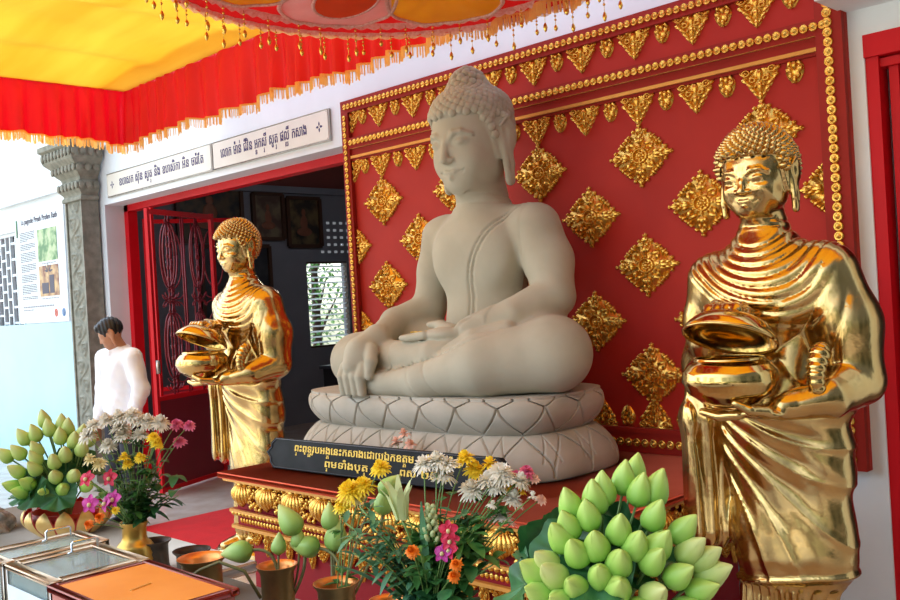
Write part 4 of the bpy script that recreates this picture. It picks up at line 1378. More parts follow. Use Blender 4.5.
# ------------------------------------------------------------------ canopy and the round tasselled parasol
def canopy():
    t = thing('fabric_canopy', 'yellow cloth canopy with a gathered red valance and gold fringe', 'canopy', (-3.5, 1.0, 3.415))
    ox, oy, oz = -3.5, 1.0, 3.415
    X0, X1, Y0, Y1 = -7.165, .6, .7, 3.6
    def top(u, v):
        x = X0 + (X1 - X0) * u; y = Y0 + (Y1 - Y0) * v
        edge = min(u, 1 - u, v, 1 - v)
        sag = .10 * math.sin(PI * u) * math.sin(PI * v)
        e = min(1, edge / .08)
        wv = (.030 * math.sin(x * 5.2 + .9 * math.sin(y * 1.7)) + .022 * math.sin(x * 2.3 + y * .8 + 1) + .012 * math.sin(x * 11 + y * 1.5)) * e
        return (x - ox, y - oy, .02 + sag * -.6 + wv + .05 * e)
    m = MB(); m.grid(top, 220, 60); m.build('ceiling_cloth', YELLOWC, t)
    rg = random.Random(11)
    def valance(p0, p1, inward, nm):
        L = math.dist(p0, p1); n = int(L / .018)
        dx, dy = (p1[0] - p0[0]) / L, (p1[1] - p0[1]) / L
        ph = [rg.uniform(.7, 1.3) for _ in range(400)]
        acc = 0; off = []
        for i in range(n + 1):
            acc += .018 * (55 * (.8 + .35 * math.sin(i * .045 + 1) + .2 * math.sin(i * .013))); off.append(acc)
        drop_ = [.383 + .010 * math.sin(i * .21) + .014 * math.sin(i * .083 + 1) for i in range(n + 1)]
        nv = 14; V = []; F = []
        for j in range(nv + 1):
            v = j / nv
            for i in range(n + 1):
                s = L * i / n
                am = .006 + .026 * v ** .8
                d = am * math.sin(off[i] * .75) + am * .45 * math.sin(off[i] * .31 + 2)
                sh = .01 * math.sin(off[i] * .4) * v
                V.append((p0[0] + dx * (s + sh) + inward[0] * d - ox, p0[1] + dy * (s + sh) + inward[1] * d - oy, -drop_[i] * v + .05 * (1 - v)))
        for j in range(nv):
            for i in range(n): F.append((j * (n + 1) + i, j * (n + 1) + i + 1, (j + 1) * (n + 1) + i + 1, (j + 1) * (n + 1) + i))
        mesh_obj(nm, V, F, REDC, t)
        # fringe: braid and threads
        m = MB()
        base = [V[nv * (n + 1) + i] for i in range(n + 1)]
        Vb = []; Fb = []
        for i in range(n + 1):
            b = Vector(base[i])
            Vb += [(b.x - inward[0] * .004, b.y - inward[1] * .004, b.z + .012), (b.x - inward[0] * .004, b.y - inward[1] * .004, b.z - .012)]
        for i in range(n): Fb.append((2 * i, 2 * i + 1, 2 * i + 3, 2 * i + 2))
        m.add(Vb, Fb)
        k = int(L / .0105)
        for i in range(k):
            q = (i + rg.uniform(.2, .8)) / k * n; i0 = min(int(q), n - 1); f = q - i0
            a = Vector(base[i0]).lerp(Vector(base[i0 + 1]), f)
            l = rg.uniform(.060, .078); w = .0062
            tx = rg.uniform(-.006, .006)
            m.add([(a.x - dx * w, a.y - dy * w, a.z), (a.x + dx * w, a.y + dy * w, a.z), (a.x + dx * (w + tx), a.y + dy * (w + tx), a.z - l), (a.x + dx * (-w + tx), a.y + dy * (-w + tx), a.z - l),
                   (a.x + inward[0] * .004, a.y + inward[1] * .004, a.z), (a.x + dx * tx, a.y + dy * tx + 0, a.z - l)], [(0, 4, 5, 3), (1, 2, 5, 4)])
        m.build('fringe', FRINGE, t, False)
    valance((X0, Y1), (X1, Y1), (0, -1), 'valance')
    valance((X0, Y0), (X0, Y1), (1, 0), 'valance')
    for (x, y) in ((X0, Y1), (X1, Y1), (X0, Y0), (X1, Y0)):
        pass
    m = MB()
    for a, b in (((X0, Y0), (X0, Y1)), ((X0, Y1), (X1, Y1)), ((X1, Y1), (X1, Y0)), ((X1, Y0), (X0, Y0))):
        m.tube([(a[0] - ox, a[1] - oy, .045), (b[0] - ox, b[1] - oy, .045)], .014, 8)
    m.build('canopy_frame', STEEL, t)
    return t
canopy()

def parasol():
    C = (-2.86, 2.665, 3.0); R = 1.19
    t = thing('tasselled_parasol', 'round satin parasol in pink, yellow, orange and red with bead tassels, above the Buddha', 'parasol', C)
    def ringcloth(name, r0, r1, z0, z1, mat_, wav=.0, n=160):
        m = MB(); m.grid(lambda u, v: ((r0 + (r1 - r0) * v) * math.cos(u * 2 * PI), (r0 + (r1 - r0) * v) * math.sin(u * 2 * PI), z0 + (z1 - z0) * v + wav * math.sin(u * 2 * PI * 48) * v), n, 4, closed=True)
        return m.build(name, mat_, t)
    ringcloth('red_underside', .05, 1.17, .20, .02, REDC)
    for (r0, r1, z0, z1) in ((1.145, 1.19, .035, .0), (1.03, 1.075, .045, .025)):
        n = 300; m = MB()
        m.grid(lambda u, v: ((r0 + (r1 - r0) * v + .006 * math.sin(u * 2 * PI * 90) * v) * math.cos(u * 2 * PI), (r0 + (r1 - r0) * v) * math.sin(u * 2 * PI), z0 + (z1 - z0) * v - .012 * v * abs(math.sin(u * PI * 90))), 720, 3, closed=True)
        m.build('lace_trim', LACE, t)
    ringcloth('red_flounce', 1.17, 1.18, .06, .005, REDC, .004)
    # petals under the canopy: alternating long petals outlined with sequin lace
    cols = [(PINKC, 'pink_petal'), (ORANGEC, 'orange_petal'), (YELLOWS, 'yellow_petal'), (PINKC, 'pink_petal'), (YELLOWS, 'yellow_petal'), (REDC, 'red_petal'), (PINKC, 'pink_petal'), (ORANGEC, 'orange_petal')]
    for k, (mt, nm) in enumerate(cols):
        a = k * PI / 4 + .50
        def outl(s, off=0.0):   # s 0..1 round the petal
            b = s * 2 * PI
            r = .66 + .36 * math.cos(b); w = .30 * math.sin(b) * (1 + .35 * math.cos(b))
            return r + off * math.cos(b), w * (1 + off * 3)
        m = MB()
        def pt(u, v):
            r, w = outl(u); r = .62 + (r - .62) * v; w = w * v
            rr = math.hypot(r, w); aa = a + math.atan2(w, r)
            return (rr * math.cos(aa), rr * math.sin(aa), .185 - .15 * rr / 1.1 - .03 - .02 * math.sin(v * PI) + .004 * math.sin(u * 60) * v)
        m.grid(pt, 60, 8, closed=True)
        p = m.build(nm, mt, t)
        m = MB(); pts = []
        for i in range(61):
            q = pt(i / 60, 1.0); pts.append((q[0], q[1], q[2] - .006))
        m.tube(pts, .013, 6, flat=.6, cap=False)
        m.build('petal_edging', LACE, p)
        if mt is PINKC:
            m = MB()
            def pt2(u, v):
                b = u * 2 * PI; r = .64 + .22 * math.cos(b) * v; w_ = .17 * math.sin(b) * v
                rr = math.hypot(r, w_); aa = a + math.atan2(w_, r)
                return (rr * math.cos(aa), rr * math.sin(aa), .185 - .15 * rr / 1.1 - .062 - .012 * (1 - v))
            m.grid(pt2, 40, 5, closed=True); m.build('orange_inset', ORANGEC, p)
            m = MB(); m.tube([pt2(i / 40, 1.0) for i in range(41)], .010, 6, flat=.6, cap=False); m.build('inset_edging', LACE, p)
    # bead strands
    B = MB(); L = .125
    B.tube([(0, 0, 0), (0, 0, -L)], .0016, 5)
    for z in (-.02, -.045, -.07): B.ball((0, 0, z), .0065, 7, 5)
    B.lathe([(0, -L - .022), (.006, -L - .016), (.0105, -L), (.008, -L + .012), (.003, -L + .022), (0, -L + .024)], 8)
    proto = None; rg = random.Random(4)
    for (r, n, z) in ((1.165, 56, .005), (1.05, 40, .028)):
        for i in range(n):
            a = 2 * PI * (i + rg.uniform(-.2, .2)) / n; s = rg.uniform(.75, 1.25)
            if proto is None: proto = B.build('bead_strand', GOLDB, t); o = proto
            else: o = proto.copy(); COL.objects.link(o); o.parent = t
            o.location = (r * math.cos(a), r * math.sin(a), z); o.scale = (1.15, 1.15, s)
    m = MB(); m.tube([(0, 0, .18), (0, 0, .42)], .012, 8); m.lathe([(.0, .13), (.04, .14), (.05, .17), (.02, .20), (0, .2)], 16); m.build('hanger', STEEL, t)
    t.scale = (.875, .875, .875)
parasol()
# where the blossoms and buds stand, metres
BIG = [[-1.122, 1.582, 1.242], [-1.127, 1.629, 1.248], [-1.083, 1.579, 1.223], [-1.067, 1.612, 1.222], [-1.14, 1.504, 1.215], [-1.136, 1.529, 1.228], [-1.176, 1.472, 1.205], [-1.135, 1.475, 1.188], [-1.162, 1.445, 1.171], [-1.169, 1.427, 1.151], [-1.135, 1.431, 1.126], [-1.08, 1.498, 1.163], [-1.043, 1.566, 1.18], [-1.004, 1.605, 1.15], [-0.988, 1.6, 1.113], [-0.973, 1.623, 1.094], [-0.962, 1.631, 1.063], [-0.969, 1.6, 1.039], [-1.023, 1.545, 1.13], [-1.025, 1.527, 1.105], [-1.068, 1.475, 1.107], [-1.065, 1.462, 1.061], [-1.018, 1.514, 1.045], [-1.128, 1.413, 1.065], [-1.184, 1.399, 1.107], [-1.168, 1.398, 1.086], [-1.204, 1.386, 1.089], [-1.192, 1.38, 1.052], [-1.106, 1.457, 1.138], [-1.092, 1.445, 1.085], [-1.051, 1.509, 1.134], [-0.993, 1.563, 1.073], [-1.152, 1.395, 1.04], [-1.036, 1.488, 1.018], [-1.089, 1.435, 1.023], [-0.98, 1.571, 1.006]]
SMALL = [[-3.947, 1.463, 1.168], [-3.913, 1.498, 1.181], [-3.947, 1.55, 1.229], [-3.883, 1.543, 1.197], [-3.87, 1.591, 1.211], [-3.839, 1.602, 1.195], [-3.829, 1.564, 1.165], [-3.935, 1.436, 1.112], [-3.874, 1.484, 1.121], [-3.865, 1.474, 1.088], [-3.858, 1.465, 1.05], [-3.804, 1.524, 1.073], [-3.789, 1.518, 1.015], [-3.784, 1.561, 1.096], [-3.743, 1.575, 1.014], [-3.757, 1.619, 1.113], [-3.793, 1.638, 1.169], [-3.763, 1.536, 0.963], [-3.814, 1.482, 0.952], [-3.919, 1.418, 1.041], [-3.871, 1.44, 0.993], [-3.893, 1.419, 0.959], [-3.925, 1.402, 0.983], [-3.711, 1.611, 0.971], [-3.767, 1.658, 1.147], [-3.788, 1.602, 1.146], [-3.985, 1.403, 1.102]]
LW = [[-3.178, 1.415, 1.26], [-3.148, 1.445, 1.278], [-3.114, 1.479, 1.285], [-3.085, 1.509, 1.29], [-3.069, 1.525, 1.268], [-3.049, 1.544, 1.266], [-3.115, 1.478, 1.251], [-3.112, 1.482, 1.224], [-3.147, 1.446, 1.192], [-3.068, 1.525, 1.217], [-3.196, 1.397, 1.23], [-3.018, 1.575, 1.26]]
LC = [[-3.094, 1.358, 1.162], [-3.073, 1.378, 1.147]]
LY = [[-2.99, 1.533, 1.217], [-2.982, 1.541, 1.196], [-3.062, 1.461, 1.155], [-3.024, 1.499, 1.152], [-3.056, 1.467, 1.131]]
LP = [[-3.026, 1.639, 1.245], [-2.994, 1.671, 1.239], [-3.021, 1.644, 1.185], [-3.061, 1.604, 1.234]]
LO = [[-3.07, 1.339, 1.019], [-3.014, 1.395, 1.031], [-3.033, 1.376, 1.019]]
LL = [[-3.104, 1.348, 1.097], [-3.05, 1.402, 1.096]]
LM = [[-2.994, 1.387, 0.999], [-3.032, 1.349, 0.979], [-3.058, 1.323, 0.958]]
MW = [[-1.763, 1.631, 1.21], [-1.74, 1.654, 1.216], [-1.724, 1.67, 1.204], [-1.73, 1.664, 1.182], [-1.682, 1.712, 1.14], [-1.639, 1.755, 1.147], [-1.627, 1.767, 1.179], [-1.596, 1.799, 1.153], [-1.61, 1.784, 1.109], [-1.631, 1.763, 1.065], [-1.619, 1.776, 1.16], [-1.653, 1.742, 1.158]]
MS = [[-1.612, 1.712, 1.108], [-1.54, 1.784, 1.124]]
MY = [[-1.725, 1.74, 1.211], [-1.708, 1.757, 1.181], [-1.68, 1.785, 1.192], [-1.627, 1.839, 1.115], [-1.65, 1.815, 1.125]]
MP = [[-1.615, 1.85, 1.168], [-1.634, 1.831, 1.157], [-1.591, 1.874, 1.094], [-1.601, 1.864, 1.149]]
MG = [[-1.619, 1.563, 1.076], [-1.617, 1.565, 1.05], [-1.63, 1.552, 1.023], [-1.618, 1.564, 1.029]]
MO = [[-1.588, 1.552, 1.003], [-1.592, 1.547, 0.976], [-1.659, 1.48, 1.04]]
ML = [[-1.733, 1.52, 1.141], [-1.684, 1.569, 1.079]]
SY = [[-2.016, 1.589, 1.126], [-1.991, 1.615, 1.138], [-1.957, 1.649, 1.183], [-2.035, 1.571, 1.085], [-2.002, 1.604, 1.104]]
SBUD = [([-2.219, 1.528, 1.033], 1), ([-2.138, 1.609, 1.035], 2), ([-2.128, 1.619, 0.984], 2), ([-2.19, 1.557, 0.958], 2), ([-2.203, 1.544, 0.982], 1), ([-2.241, 1.505, 0.968], 1), ([-2.016, 1.731, 1.114], 2), ([-2.03, 1.718, 1.071], 2), ([-2.324, 1.422, 0.952], 3)]
# ------------------------------------------------------------------ offering table and what stands on it
TZ = .75
TABLE = mat('beige_stone_top', srgb(218, 194, 176), .45, col2=srgb(226, 206, 190), nscale=9)
def offering_table(label, x0, x1, y0, y1):
    cx, cy = (x0 + x1) / 2, (y0 + y1) / 2; w, d = x1 - x0, y1 - y0
    t = thing('offering_table', label, 'table', (cx, cy, 0), 0, 'offering tables')
    m = MB(); m.box((0, 0, .73), (w, d, .04), bev=.006); m.build('table_top', TABLE, t)
    m = MB(); m.box((0, 0, .66), (w - .16, d - .16, .10)); m.build('apron', MAROON, t, False)
    for sx in (-1, 1):
        for sy in (-1, 1):
            m = MB(); m.box((sx * (w / 2 - .1), sy * (d / 2 - .1), .305), (.07, .07, .61)); m.build('leg', MAROON, t, False)
offering_table('beige stone-topped table at the left under the glass boxes and petalled bowl', -4.75, -2.86, .60, 1.83)
offering_table('beige stone-topped table at the right under the brass vases and large bouquet', -2.85, -.55, .60, 1.66)

GREEN1 = mat('leaf_green', srgb(52, 104, 48), .45, col2=srgb(86, 140, 66), nscale=14, trans=.15)
GREEN2 = mat('dark_lotus_leaf', srgb(36, 86, 46), .5, col2=srgb(58, 116, 62), nscale=16, trans=.12)
GREEN3 = mat('blue_green_leaf', srgb(60, 110, 84), .5, col2=srgb(96, 146, 100), nscale=14, trans=.15)
STEMG = mat('stem_green', srgb(96, 132, 66), .55, col2=srgb(120, 150, 80), nscale=20)
STEMB = mat('stem_brown_green', srgb(104, 96, 60), .6, col2=srgb(120, 124, 70), nscale=20)

def budmat(name, c1, c2, c3):
    """bud skin: green at the foot, paler to the tip, with fine veins"""
    m = mat(name, c1, .42, trans=.12)
    nt = m.node_tree; b = nt.nodes['Principled BSDF']
    tc = nt.nodes.new('ShaderNodeTexCoord'); s = nt.nodes.new('ShaderNodeSeparateXYZ'); nt.links.new(tc.outputs['Generated'], s.inputs[0])
    r = nt.nodes.new('ShaderNodeValToRGB'); nt.links.new(s.outputs['Z'], r.inputs['Fac'])
    r.color_ramp.elements[0].color = c1; r.color_ramp.elements[1].color = c3
    e = r.color_ramp.elements.new(.55); e.color = c2
    nt.links.new(r.outputs['Color'], b.inputs['Base Color'])
    for n in nt.nodes:
        if n.type == 'BSDF_TRANSLUCENT': nt.links.new(r.outputs['Color'], n.inputs['Color'])
    return m
BUDA = budmat('lotus_bud_green', srgb(116, 182, 70), srgb(164, 208, 92), srgb(206, 222, 120))
BUDB = budmat('lotus_bud_pale', srgb(142, 184, 86), srgb(190, 210, 116), srgb(226, 224, 150))
BUDC = budmat('lotus_bud_mint', srgb(132, 180, 84), srgb(168, 202, 108), srgb(206, 214, 128))

def bud_mesh(L=.092, W=.028):
    m = MB()
    def prof(u):
        return W * (max(0, 1 - u) ** 1.0 * max(0, u) ** .48) / .393 if u < 1 else 0
    m.lathe([(prof(u) * .93 + .0006, u * L) for u in np.linspace(.02, .97, 14)] + [(0, L * .985)], 20)
    for k, (a0, w, off, hh) in enumerate(((0.2, 1.25, 1.0, 1.0), (2.3, 1.25, 1.0, .99), (4.35, 1.25, 1.0, 1.0), (1.2, .95, 1.045, .93), (3.4, .95, 1.04, .95), (5.4, .9, 1.045, .92))):
        def fn(u, v, a0=a0, w=w, off=off, hh=hh):
            s = (u - .5) * 2
            ww = w * math.sin(PI * min(1, .12 + v * .88)) ** .55 if v < 1 else 0
            a = a0 + s * ww
            r = prof(.02 + .96 * v) * off * (1 + .07 * (1 - abs(s)) ** 2) + .0008
            return (r * math.cos(a), r * math.sin(a), (.02 + .97 * v * hh) * L)
        m.grid(fn, 8, 12)
    m.lathe([(.0, -.002), (.010, 0), (.013, .004), (.008, .007)], 10)
    return m
def orient(o, p, d, roll=0.0):
    o.location = p
    q = Vector(d).to_track_quat('Z', 'Y')
    o.rotation_mode = 'QUATERNION'
    from mathutils import Quaternion
    o.rotation_quaternion = q @ Quaternion((0, 0, 1), roll)

_bud = bud_mesh()
BUD_ME = {}
def get_bud(mt):
    if mt.name not in BUD_ME:
        o = _bud.build('bud', mt, None); BUD_ME[mt.name] = o.data; bpy.data.objects.remove(o)
    return BUD_ME[mt.name]
def stem_pts(base, head, bend=.5, n=8):
    base = Vector(base); head = Vector(head); P = []
    c = Vector((base.x * (1 - .25) + head.x * .25, base.y * .75 + head.y * .25, base.z + (head.z - base.z) * .6))
    for i in range(n + 1):
        u = i / n
        P.append(base * (1 - u) ** 2 + c * 2 * u * (1 - u) + head * u * u)
    return P
def lotus(base, c, label, group, mt, rg, size=1.0, dirv=None, stem=STEMG, sr=.0038, root=None, outw=None):
    """a lotus bud on its stem: thing > bud, stem"""
    base = Vector(base); c = Vector(c)
    d = Vector(dirv).normalized() if dirv is not None else (c - base).normalized()
    L = .085 * size
    if outw is not None: d = outw.normalized()
    t = thing('lotus_bud', label, 'flower', base, 0, group)
    o = bpy.data.objects.new('bud', get_bud(mt)); COL.objects.link(o); o.parent = t
    orient(o, c - d * L * .5 - base, d, rg.uniform(0, 6)); o.scale = (size, size, size)
    P = stem_pts((0, 0, 0), c - d * L * .5 - base)
    if dirv is not None:
        e = c - d * L * .5 - base; P = [Vector((0, 0, 0)) * (1 - u) ** 2 + (e - d * .10) * 2 * u * (1 - u) + e * u * u for u in [i / 10 for i in range(11)]]
    m = MB(); m.tube(P, sr * size, 6); m.build('stem', stem, t)
    return t

def region(p, c, names):
    pass

# big bouquet of folded lotus buds, right foreground
rg = random.Random(8)
VB = (-1.20, 1.56)
t = thing('flower_bucket', 'brass bucket holding the large lotus bouquet in the foreground', 'vase', (VB[0], VB[1], TZ))
def vase_profile(r, h, lip=1.15, foot=1.0, th=.004):
    return [(0, 0), (r * foot, 0), (r * foot, .006), (r * .95, .02), (r * .93, h * .5), (r * .94, h * .86), (r * lip, h - .003), (r * lip, h), (r * lip - th, h), (r * .94 - th, h * .85), (r * .9 - th, h * .4), (0, h * .08)]
VDARK = mat('dark_bronze', srgb(70, 62, 56), .4, .6, col2=srgb(92, 80, 68), nscale=20)
VBRASS = mat('worn_brass', srgb(128, 106, 70), .4, .8, col2=srgb(164, 136, 88), nscale=9, bump=.2, bscale=60, bdist=.002)
VCOPPER = mat('copper_inside', srgb(226, 138, 70), .3, .7, col2=srgb(240, 160, 90), nscale=6)
m = MB(); m.lathe(vase_profile(.085, .13), 36); m.build('bucket_body', VBRASS, t)
base = (VB[0], VB[1], TZ + .03)
n = len(BIG)
for i, c in enumerate(BIG):
    dx = (c[0] - VB[0]) * .706 + (c[1] - VB[1]) * .708
    hz = c[2]
    side = 'left' if dx < -.06 else ('right' if dx > .06 else 'middle')
    lev = 'top' if hz > 1.17 else ('centre' if hz > 1.05 else 'lower part')
    mt = BUDA if i not in (24, 25, 14, 15, 16, 22) else BUDB
    lab = {('middle', 'top'): 'green lotus bud standing tallest at the top of the large right-hand bouquet'}.get((side, lev), 'folded green lotus bud in the %s %s of the large right-hand bouquet' % (side, lev))
    gr = 'lotus buds of the large bouquet, %s %s' % (side, lev)
    lotus(Vector(base) + Vector(((c[0] - VB[0]) * .12, (c[1] - VB[1]) * .12, 0)), c, lab, gr, mt, rg, size=rg.uniform(.80, .92), sr=.0035, outw=Vector(c) - Vector((VB[0] + .02, VB[1] + .02, TZ + .20)))

def leaf(mb, p, d, L, W, droop=.3, n=8, fold=.25):
    """a lance leaf with a bent midrib"""
    d = Vector(d).normalized(); s = d.cross(Vector((0, 0, 1)))
    s = s.normalized() if s.length > .1 else Vector((1, 0, 0))
    up = s.cross(d).normalized()
    V = []; F = []
    for i in range(n + 1):
        u = i / n; c = Vector(p) + d * L * u - Vector((0, 0, 1)) * droop * L * u * u
        w = W * math.sin(PI * (u * .93 + .05)) ** .8
        V += [c - s * w + up * w * fold, c, c + s * w + up * w * fold]
    for i in range(n):
        a = i * 3; F += [(a, a + 1, a + 4, a + 3), (a + 1, a + 2, a + 5, a + 4)]
    mb.add(V, F)
def lotus_leaf(name, label, group, p, d, R, mt):
    """a round, wavy lotus leaf on a stalk"""
    t = thing(name, label, 'leaf', p[0], 0, group)
    M = Vector(d).normalized().to_track_quat('Z', 'Y').to_matrix().to_4x4()
    c = Vector(p[1]) - Vector(p[0])
    m = MB()
    m.grid(lambda u, v: (R * v * math.cos(u * 2 * PI) * (1 + .06 * math.sin(u * 25)), R * v * math.sin(u * 2 * PI), .18 * R * v * v * (1 + math.sin(u * 6 * PI)) + .01 * v * math.sin(u * 40)), 36, 5, Matrix.Translation(c) @ M, closed=True)
    m.build('leaf_blade', mt, t)
    m = MB(); m.tube(stem_pts((0, 0, 0), c), .003, 5); m.build('stalk', STEMG, t)
for i in range(15):
    a = 2 * PI * i / 15 * 1.618; rr = .06 + .10 * ((i * 7) % 15) / 15; z = TZ + .36 - .95 * rr * rr * 4 + .02 * (i % 3)
    c = (VB[0] + rr * math.cos(a), VB[1] + rr * math.sin(a), z)
    lotus_leaf('lotus_leaf', 'round dark green lotus leaf tucked among the buds of the large bouquet', 'leaves in the large lotus bouquet', (base, c), (math.cos(a) * .8, math.sin(a) * .8, .7), .075, GREEN2)

# left bouquet in a petalled bowl
BB = (-3.93, 1.62)
t = thing('lotus_petal_bowl', 'gold and red bowl shaped as an open lotus, holding buds at the left', 'bowl', (BB[0], BB[1], TZ))
GOLDP = mat('gold_painted_petal', srgb(222, 176, 96), .4, .35, col2=srgb(236, 200, 130), nscale=14)
REDP = mat('red_painted_edge', srgb(196, 52, 40), .5)
m = MB(); m.lathe([(0, 0), (.08, 0), (.10, .012), (.135, .04), (.15, .075), (.145, .10), (.135, .10), (.13, .06), (.0, .03)], 36); m.build('bowl_body', REDP, t)
for k in range(13):
    a0 = 2 * PI * k / 13
    def pf(u, v, sc=1.0, off=0.0):
        s = (u - .5) * 2; z = .006 + .112 * v
        r = .112 + .060 * math.sin(v * PI * .74) + off
        a = a0 + s * .235 * math.sin(PI * min(1, .22 + v * .78)) ** .6 * sc
        return (r * (1 + .03 * (1 - s * s)) * math.cos(a), r * (1 + .03 * (1 - s * s)) * math.sin(a), z * (1.0 if sc > .9 else .93) + (.0 if sc > .9 else .003))
    m = MB(); m.grid(lambda u, v: pf(u, v, 1.08), 10, 10); o1 = m.build('petal', REDP, t)
    m = MB(); m.grid(lambda u, v: pf(u, v, .95, .0035), 10, 10); m.build('petal_gilding', GOLDP, o1)
b2 = (BB[0], BB[1], TZ + .06)
for i, c in enumerate(SMALL):
    dx = (c[0] - BB[0]) * .706 + (c[1] - BB[1]) * .708
    side = 'left' if dx < -.06 else ('right' if dx > .07 else 'middle')
    lev = 'upper' if c[2] > 1.06 else 'lower'
    lotus(Vector(b2) + Vector(((c[0] - BB[0]) * .1, (c[1] - BB[1]) * .1, 0)), c, 'pale green lotus bud on the %s %s side of the bouquet in the petalled bowl' % (lev, side) if side != 'middle' else 'pale green lotus bud in the %s middle of the bouquet in the petalled bowl' % lev,
          'lotus buds in the petalled bowl, %s %s' % (lev, side), BUDB if c[2] > 1.0 else BUDA, rg, size=.9, sr=.0035, outw=Vector(c) - Vector((BB[0], BB[1], TZ + .14)))
for i in range(13):
    a = 2.4 * i; rr = .07 + .13 * ((i * 5) % 13) / 13; z = TZ + .36 - rr * .9
    c = (BB[0] + rr * math.cos(a), BB[1] + rr * math.sin(a), z)
    lotus_leaf('lotus_leaf', 'round dark green lotus leaf among the buds in the petalled bowl', 'leaves in the petalled bowl', (b2, c), (math.cos(a) * .9, math.sin(a) * .9, .6), .075, GREEN2)

# chrysanthemum heads
def mum_mesh(R, layers, n0, seed, cup=.5, w=.13, core=True):
    rg = random.Random(seed); m = MB()
    for l in range(layers):
        f = l / max(1, layers - 1); n = int(n0 * (1 - .35 * f)); el = -.25 + 1.35 * f * cup * 1.6
        for k in range(n):
            a = 2 * PI * (k + .5 * (l % 2)) / n + rg.uniform(-.12, .12); L = R * (1 - .35 * f) * rg.uniform(.86, 1.08)
            e = el + rg.uniform(-.12, .12); ww = R * w
            ca, sa = math.cos(a), math.sin(a); V = []
            for i in range(4):
                u = i / 3; r = L * (.1 + .9 * u) * math.cos(e + .35 * u * u); z = R * .12 * f + L * u * math.sin(e) - R * .16 * u * u * (1 - f)
                q = ww * (.45, 1, .95, .25)[i]
                V += [(r * ca - q * sa, r * sa + q * ca, z + q * .3), (r * ca, r * sa, z), (r * ca + q * sa, r * sa - q * ca, z + q * .3)]
            F = []
            for i in range(3): F += [(i * 3, i * 3 + 1, i * 3 + 4, i * 3 + 3), (i * 3 + 1, i * 3 + 2, i * 3 + 5, i * 3 + 4)]
            m.add(V, F)
    if core: m.ball((0, 0, R * .12), (R * .22, R * .22, R * .18), 8, 5)
    m.lathe([(0, -.25 * R), (.16 * R, -.18 * R), (.22 * R, -.04 * R), (0, .0)], 8)
    return m
PW = mat('white_petal', srgb(238, 230, 212), .6, col2=srgb(248, 244, 234), nscale=30, trans=.25)
PC = mat('cream_petal', srgb(226, 214, 160), .6, trans=.25); PY = mat('yellow_petal', srgb(250, 216, 40), .55, col2=srgb(254, 228, 70), nscale=30, trans=.2)
PP = mat('pink_petal_flower', srgb(222, 96, 140), .55, col2=srgb(236, 130, 160), nscale=30, trans=.2)
PM = mat('magenta_petal', srgb(176, 24, 130), .5, col2=srgb(214, 60, 160), nscale=20, trans=.2)
PR = mat('crimson_petal', srgb(206, 28, 70), .5, trans=.2); PO = mat('marigold_petal', srgb(244, 130, 16), .6, trans=.15)
PG = mat('greenish_bud_petal', srgb(196, 206, 150), .55, trans=.2); PS = mat('salmon_petal', srgb(240, 196, 176), .55, trans=.2)
MUM = {}
def mum(kind):
    if kind in MUM: return MUM[kind]
    R, l, n, s, cup, w, mt = {'white': (.034, 6, 24, 1, .62, .11, PW), 'white2': (.037, 5, 22, 2, .45, .10, PW), 'cream': (.030, 4, 18, 3, .6, .13, PC),
        'yellow': (.028, 4, 18, 4, .5, .14, PY), 'bigyellow': (.046, 5, 26, 5, .5, .085, PY), 'pink': (.024, 4, 12, 6, .5, .2, PP), 'smallwhite': (.017, 3, 12, 7, .9, .2, PW),
        'marigold': (.020, 5, 14, 8, .6, .22, PO), 'smallyellow': (.017, 4, 12, 9, .6, .2, PY), 'palepink': (.02, 3, 10, 10, .6, .22, PS), 'paleyellow': (.032, 4, 20, 12, .3, .12, PC)}[kind]
    o = mum_mesh(R, l, n, s, cup, w).build('blossom', mt, None); MUM[kind] = o.data; bpy.data.objects.remove(o)
    return MUM[kind]
def flower(name, label, group, base, head, kind, rg, up=.6, size=1.0, leaves=3, stem=STEMG, lm=GREEN1, face=None):
    base = Vector(base); head = Vector(head)
    t = thing(name, label, 'flower', base, 0, group)
    d = (head - base); d.normalize(); d = (d * .5 + Vector((0, 0, up)) + (Vector(face) if face else Vector((rg.uniform(-.4, .4), rg.uniform(-.5, .1), 0)))).normalized()
    o = bpy.data.objects.new('blossom', mum(kind)); COL.objects.link(o); o.parent = t
    orient(o, head - base, d, rg.uniform(0, 6)); o.scale = [size * rg.uniform(.92, 1.08)] * 3
    P = stem_pts((0, 0, 0), head - base)
    m = MB(); m.tube(P, .0018, 5); m.build('stem', stem, t)
    if leaves:
        m = MB()
        for k in range(leaves):
            u = rg.uniform(.3, .85); p = P[int(u * 8)]; a = rg.uniform(0, 2 * PI)
            for q in (-.5, 0, .5): leaf(m, p, (math.cos(a + q), math.sin(a + q), rg.uniform(.0, .5)), rg.uniform(.03, .05), .009, .3, 5)
        m.build('leaves', lm, t)
    return t

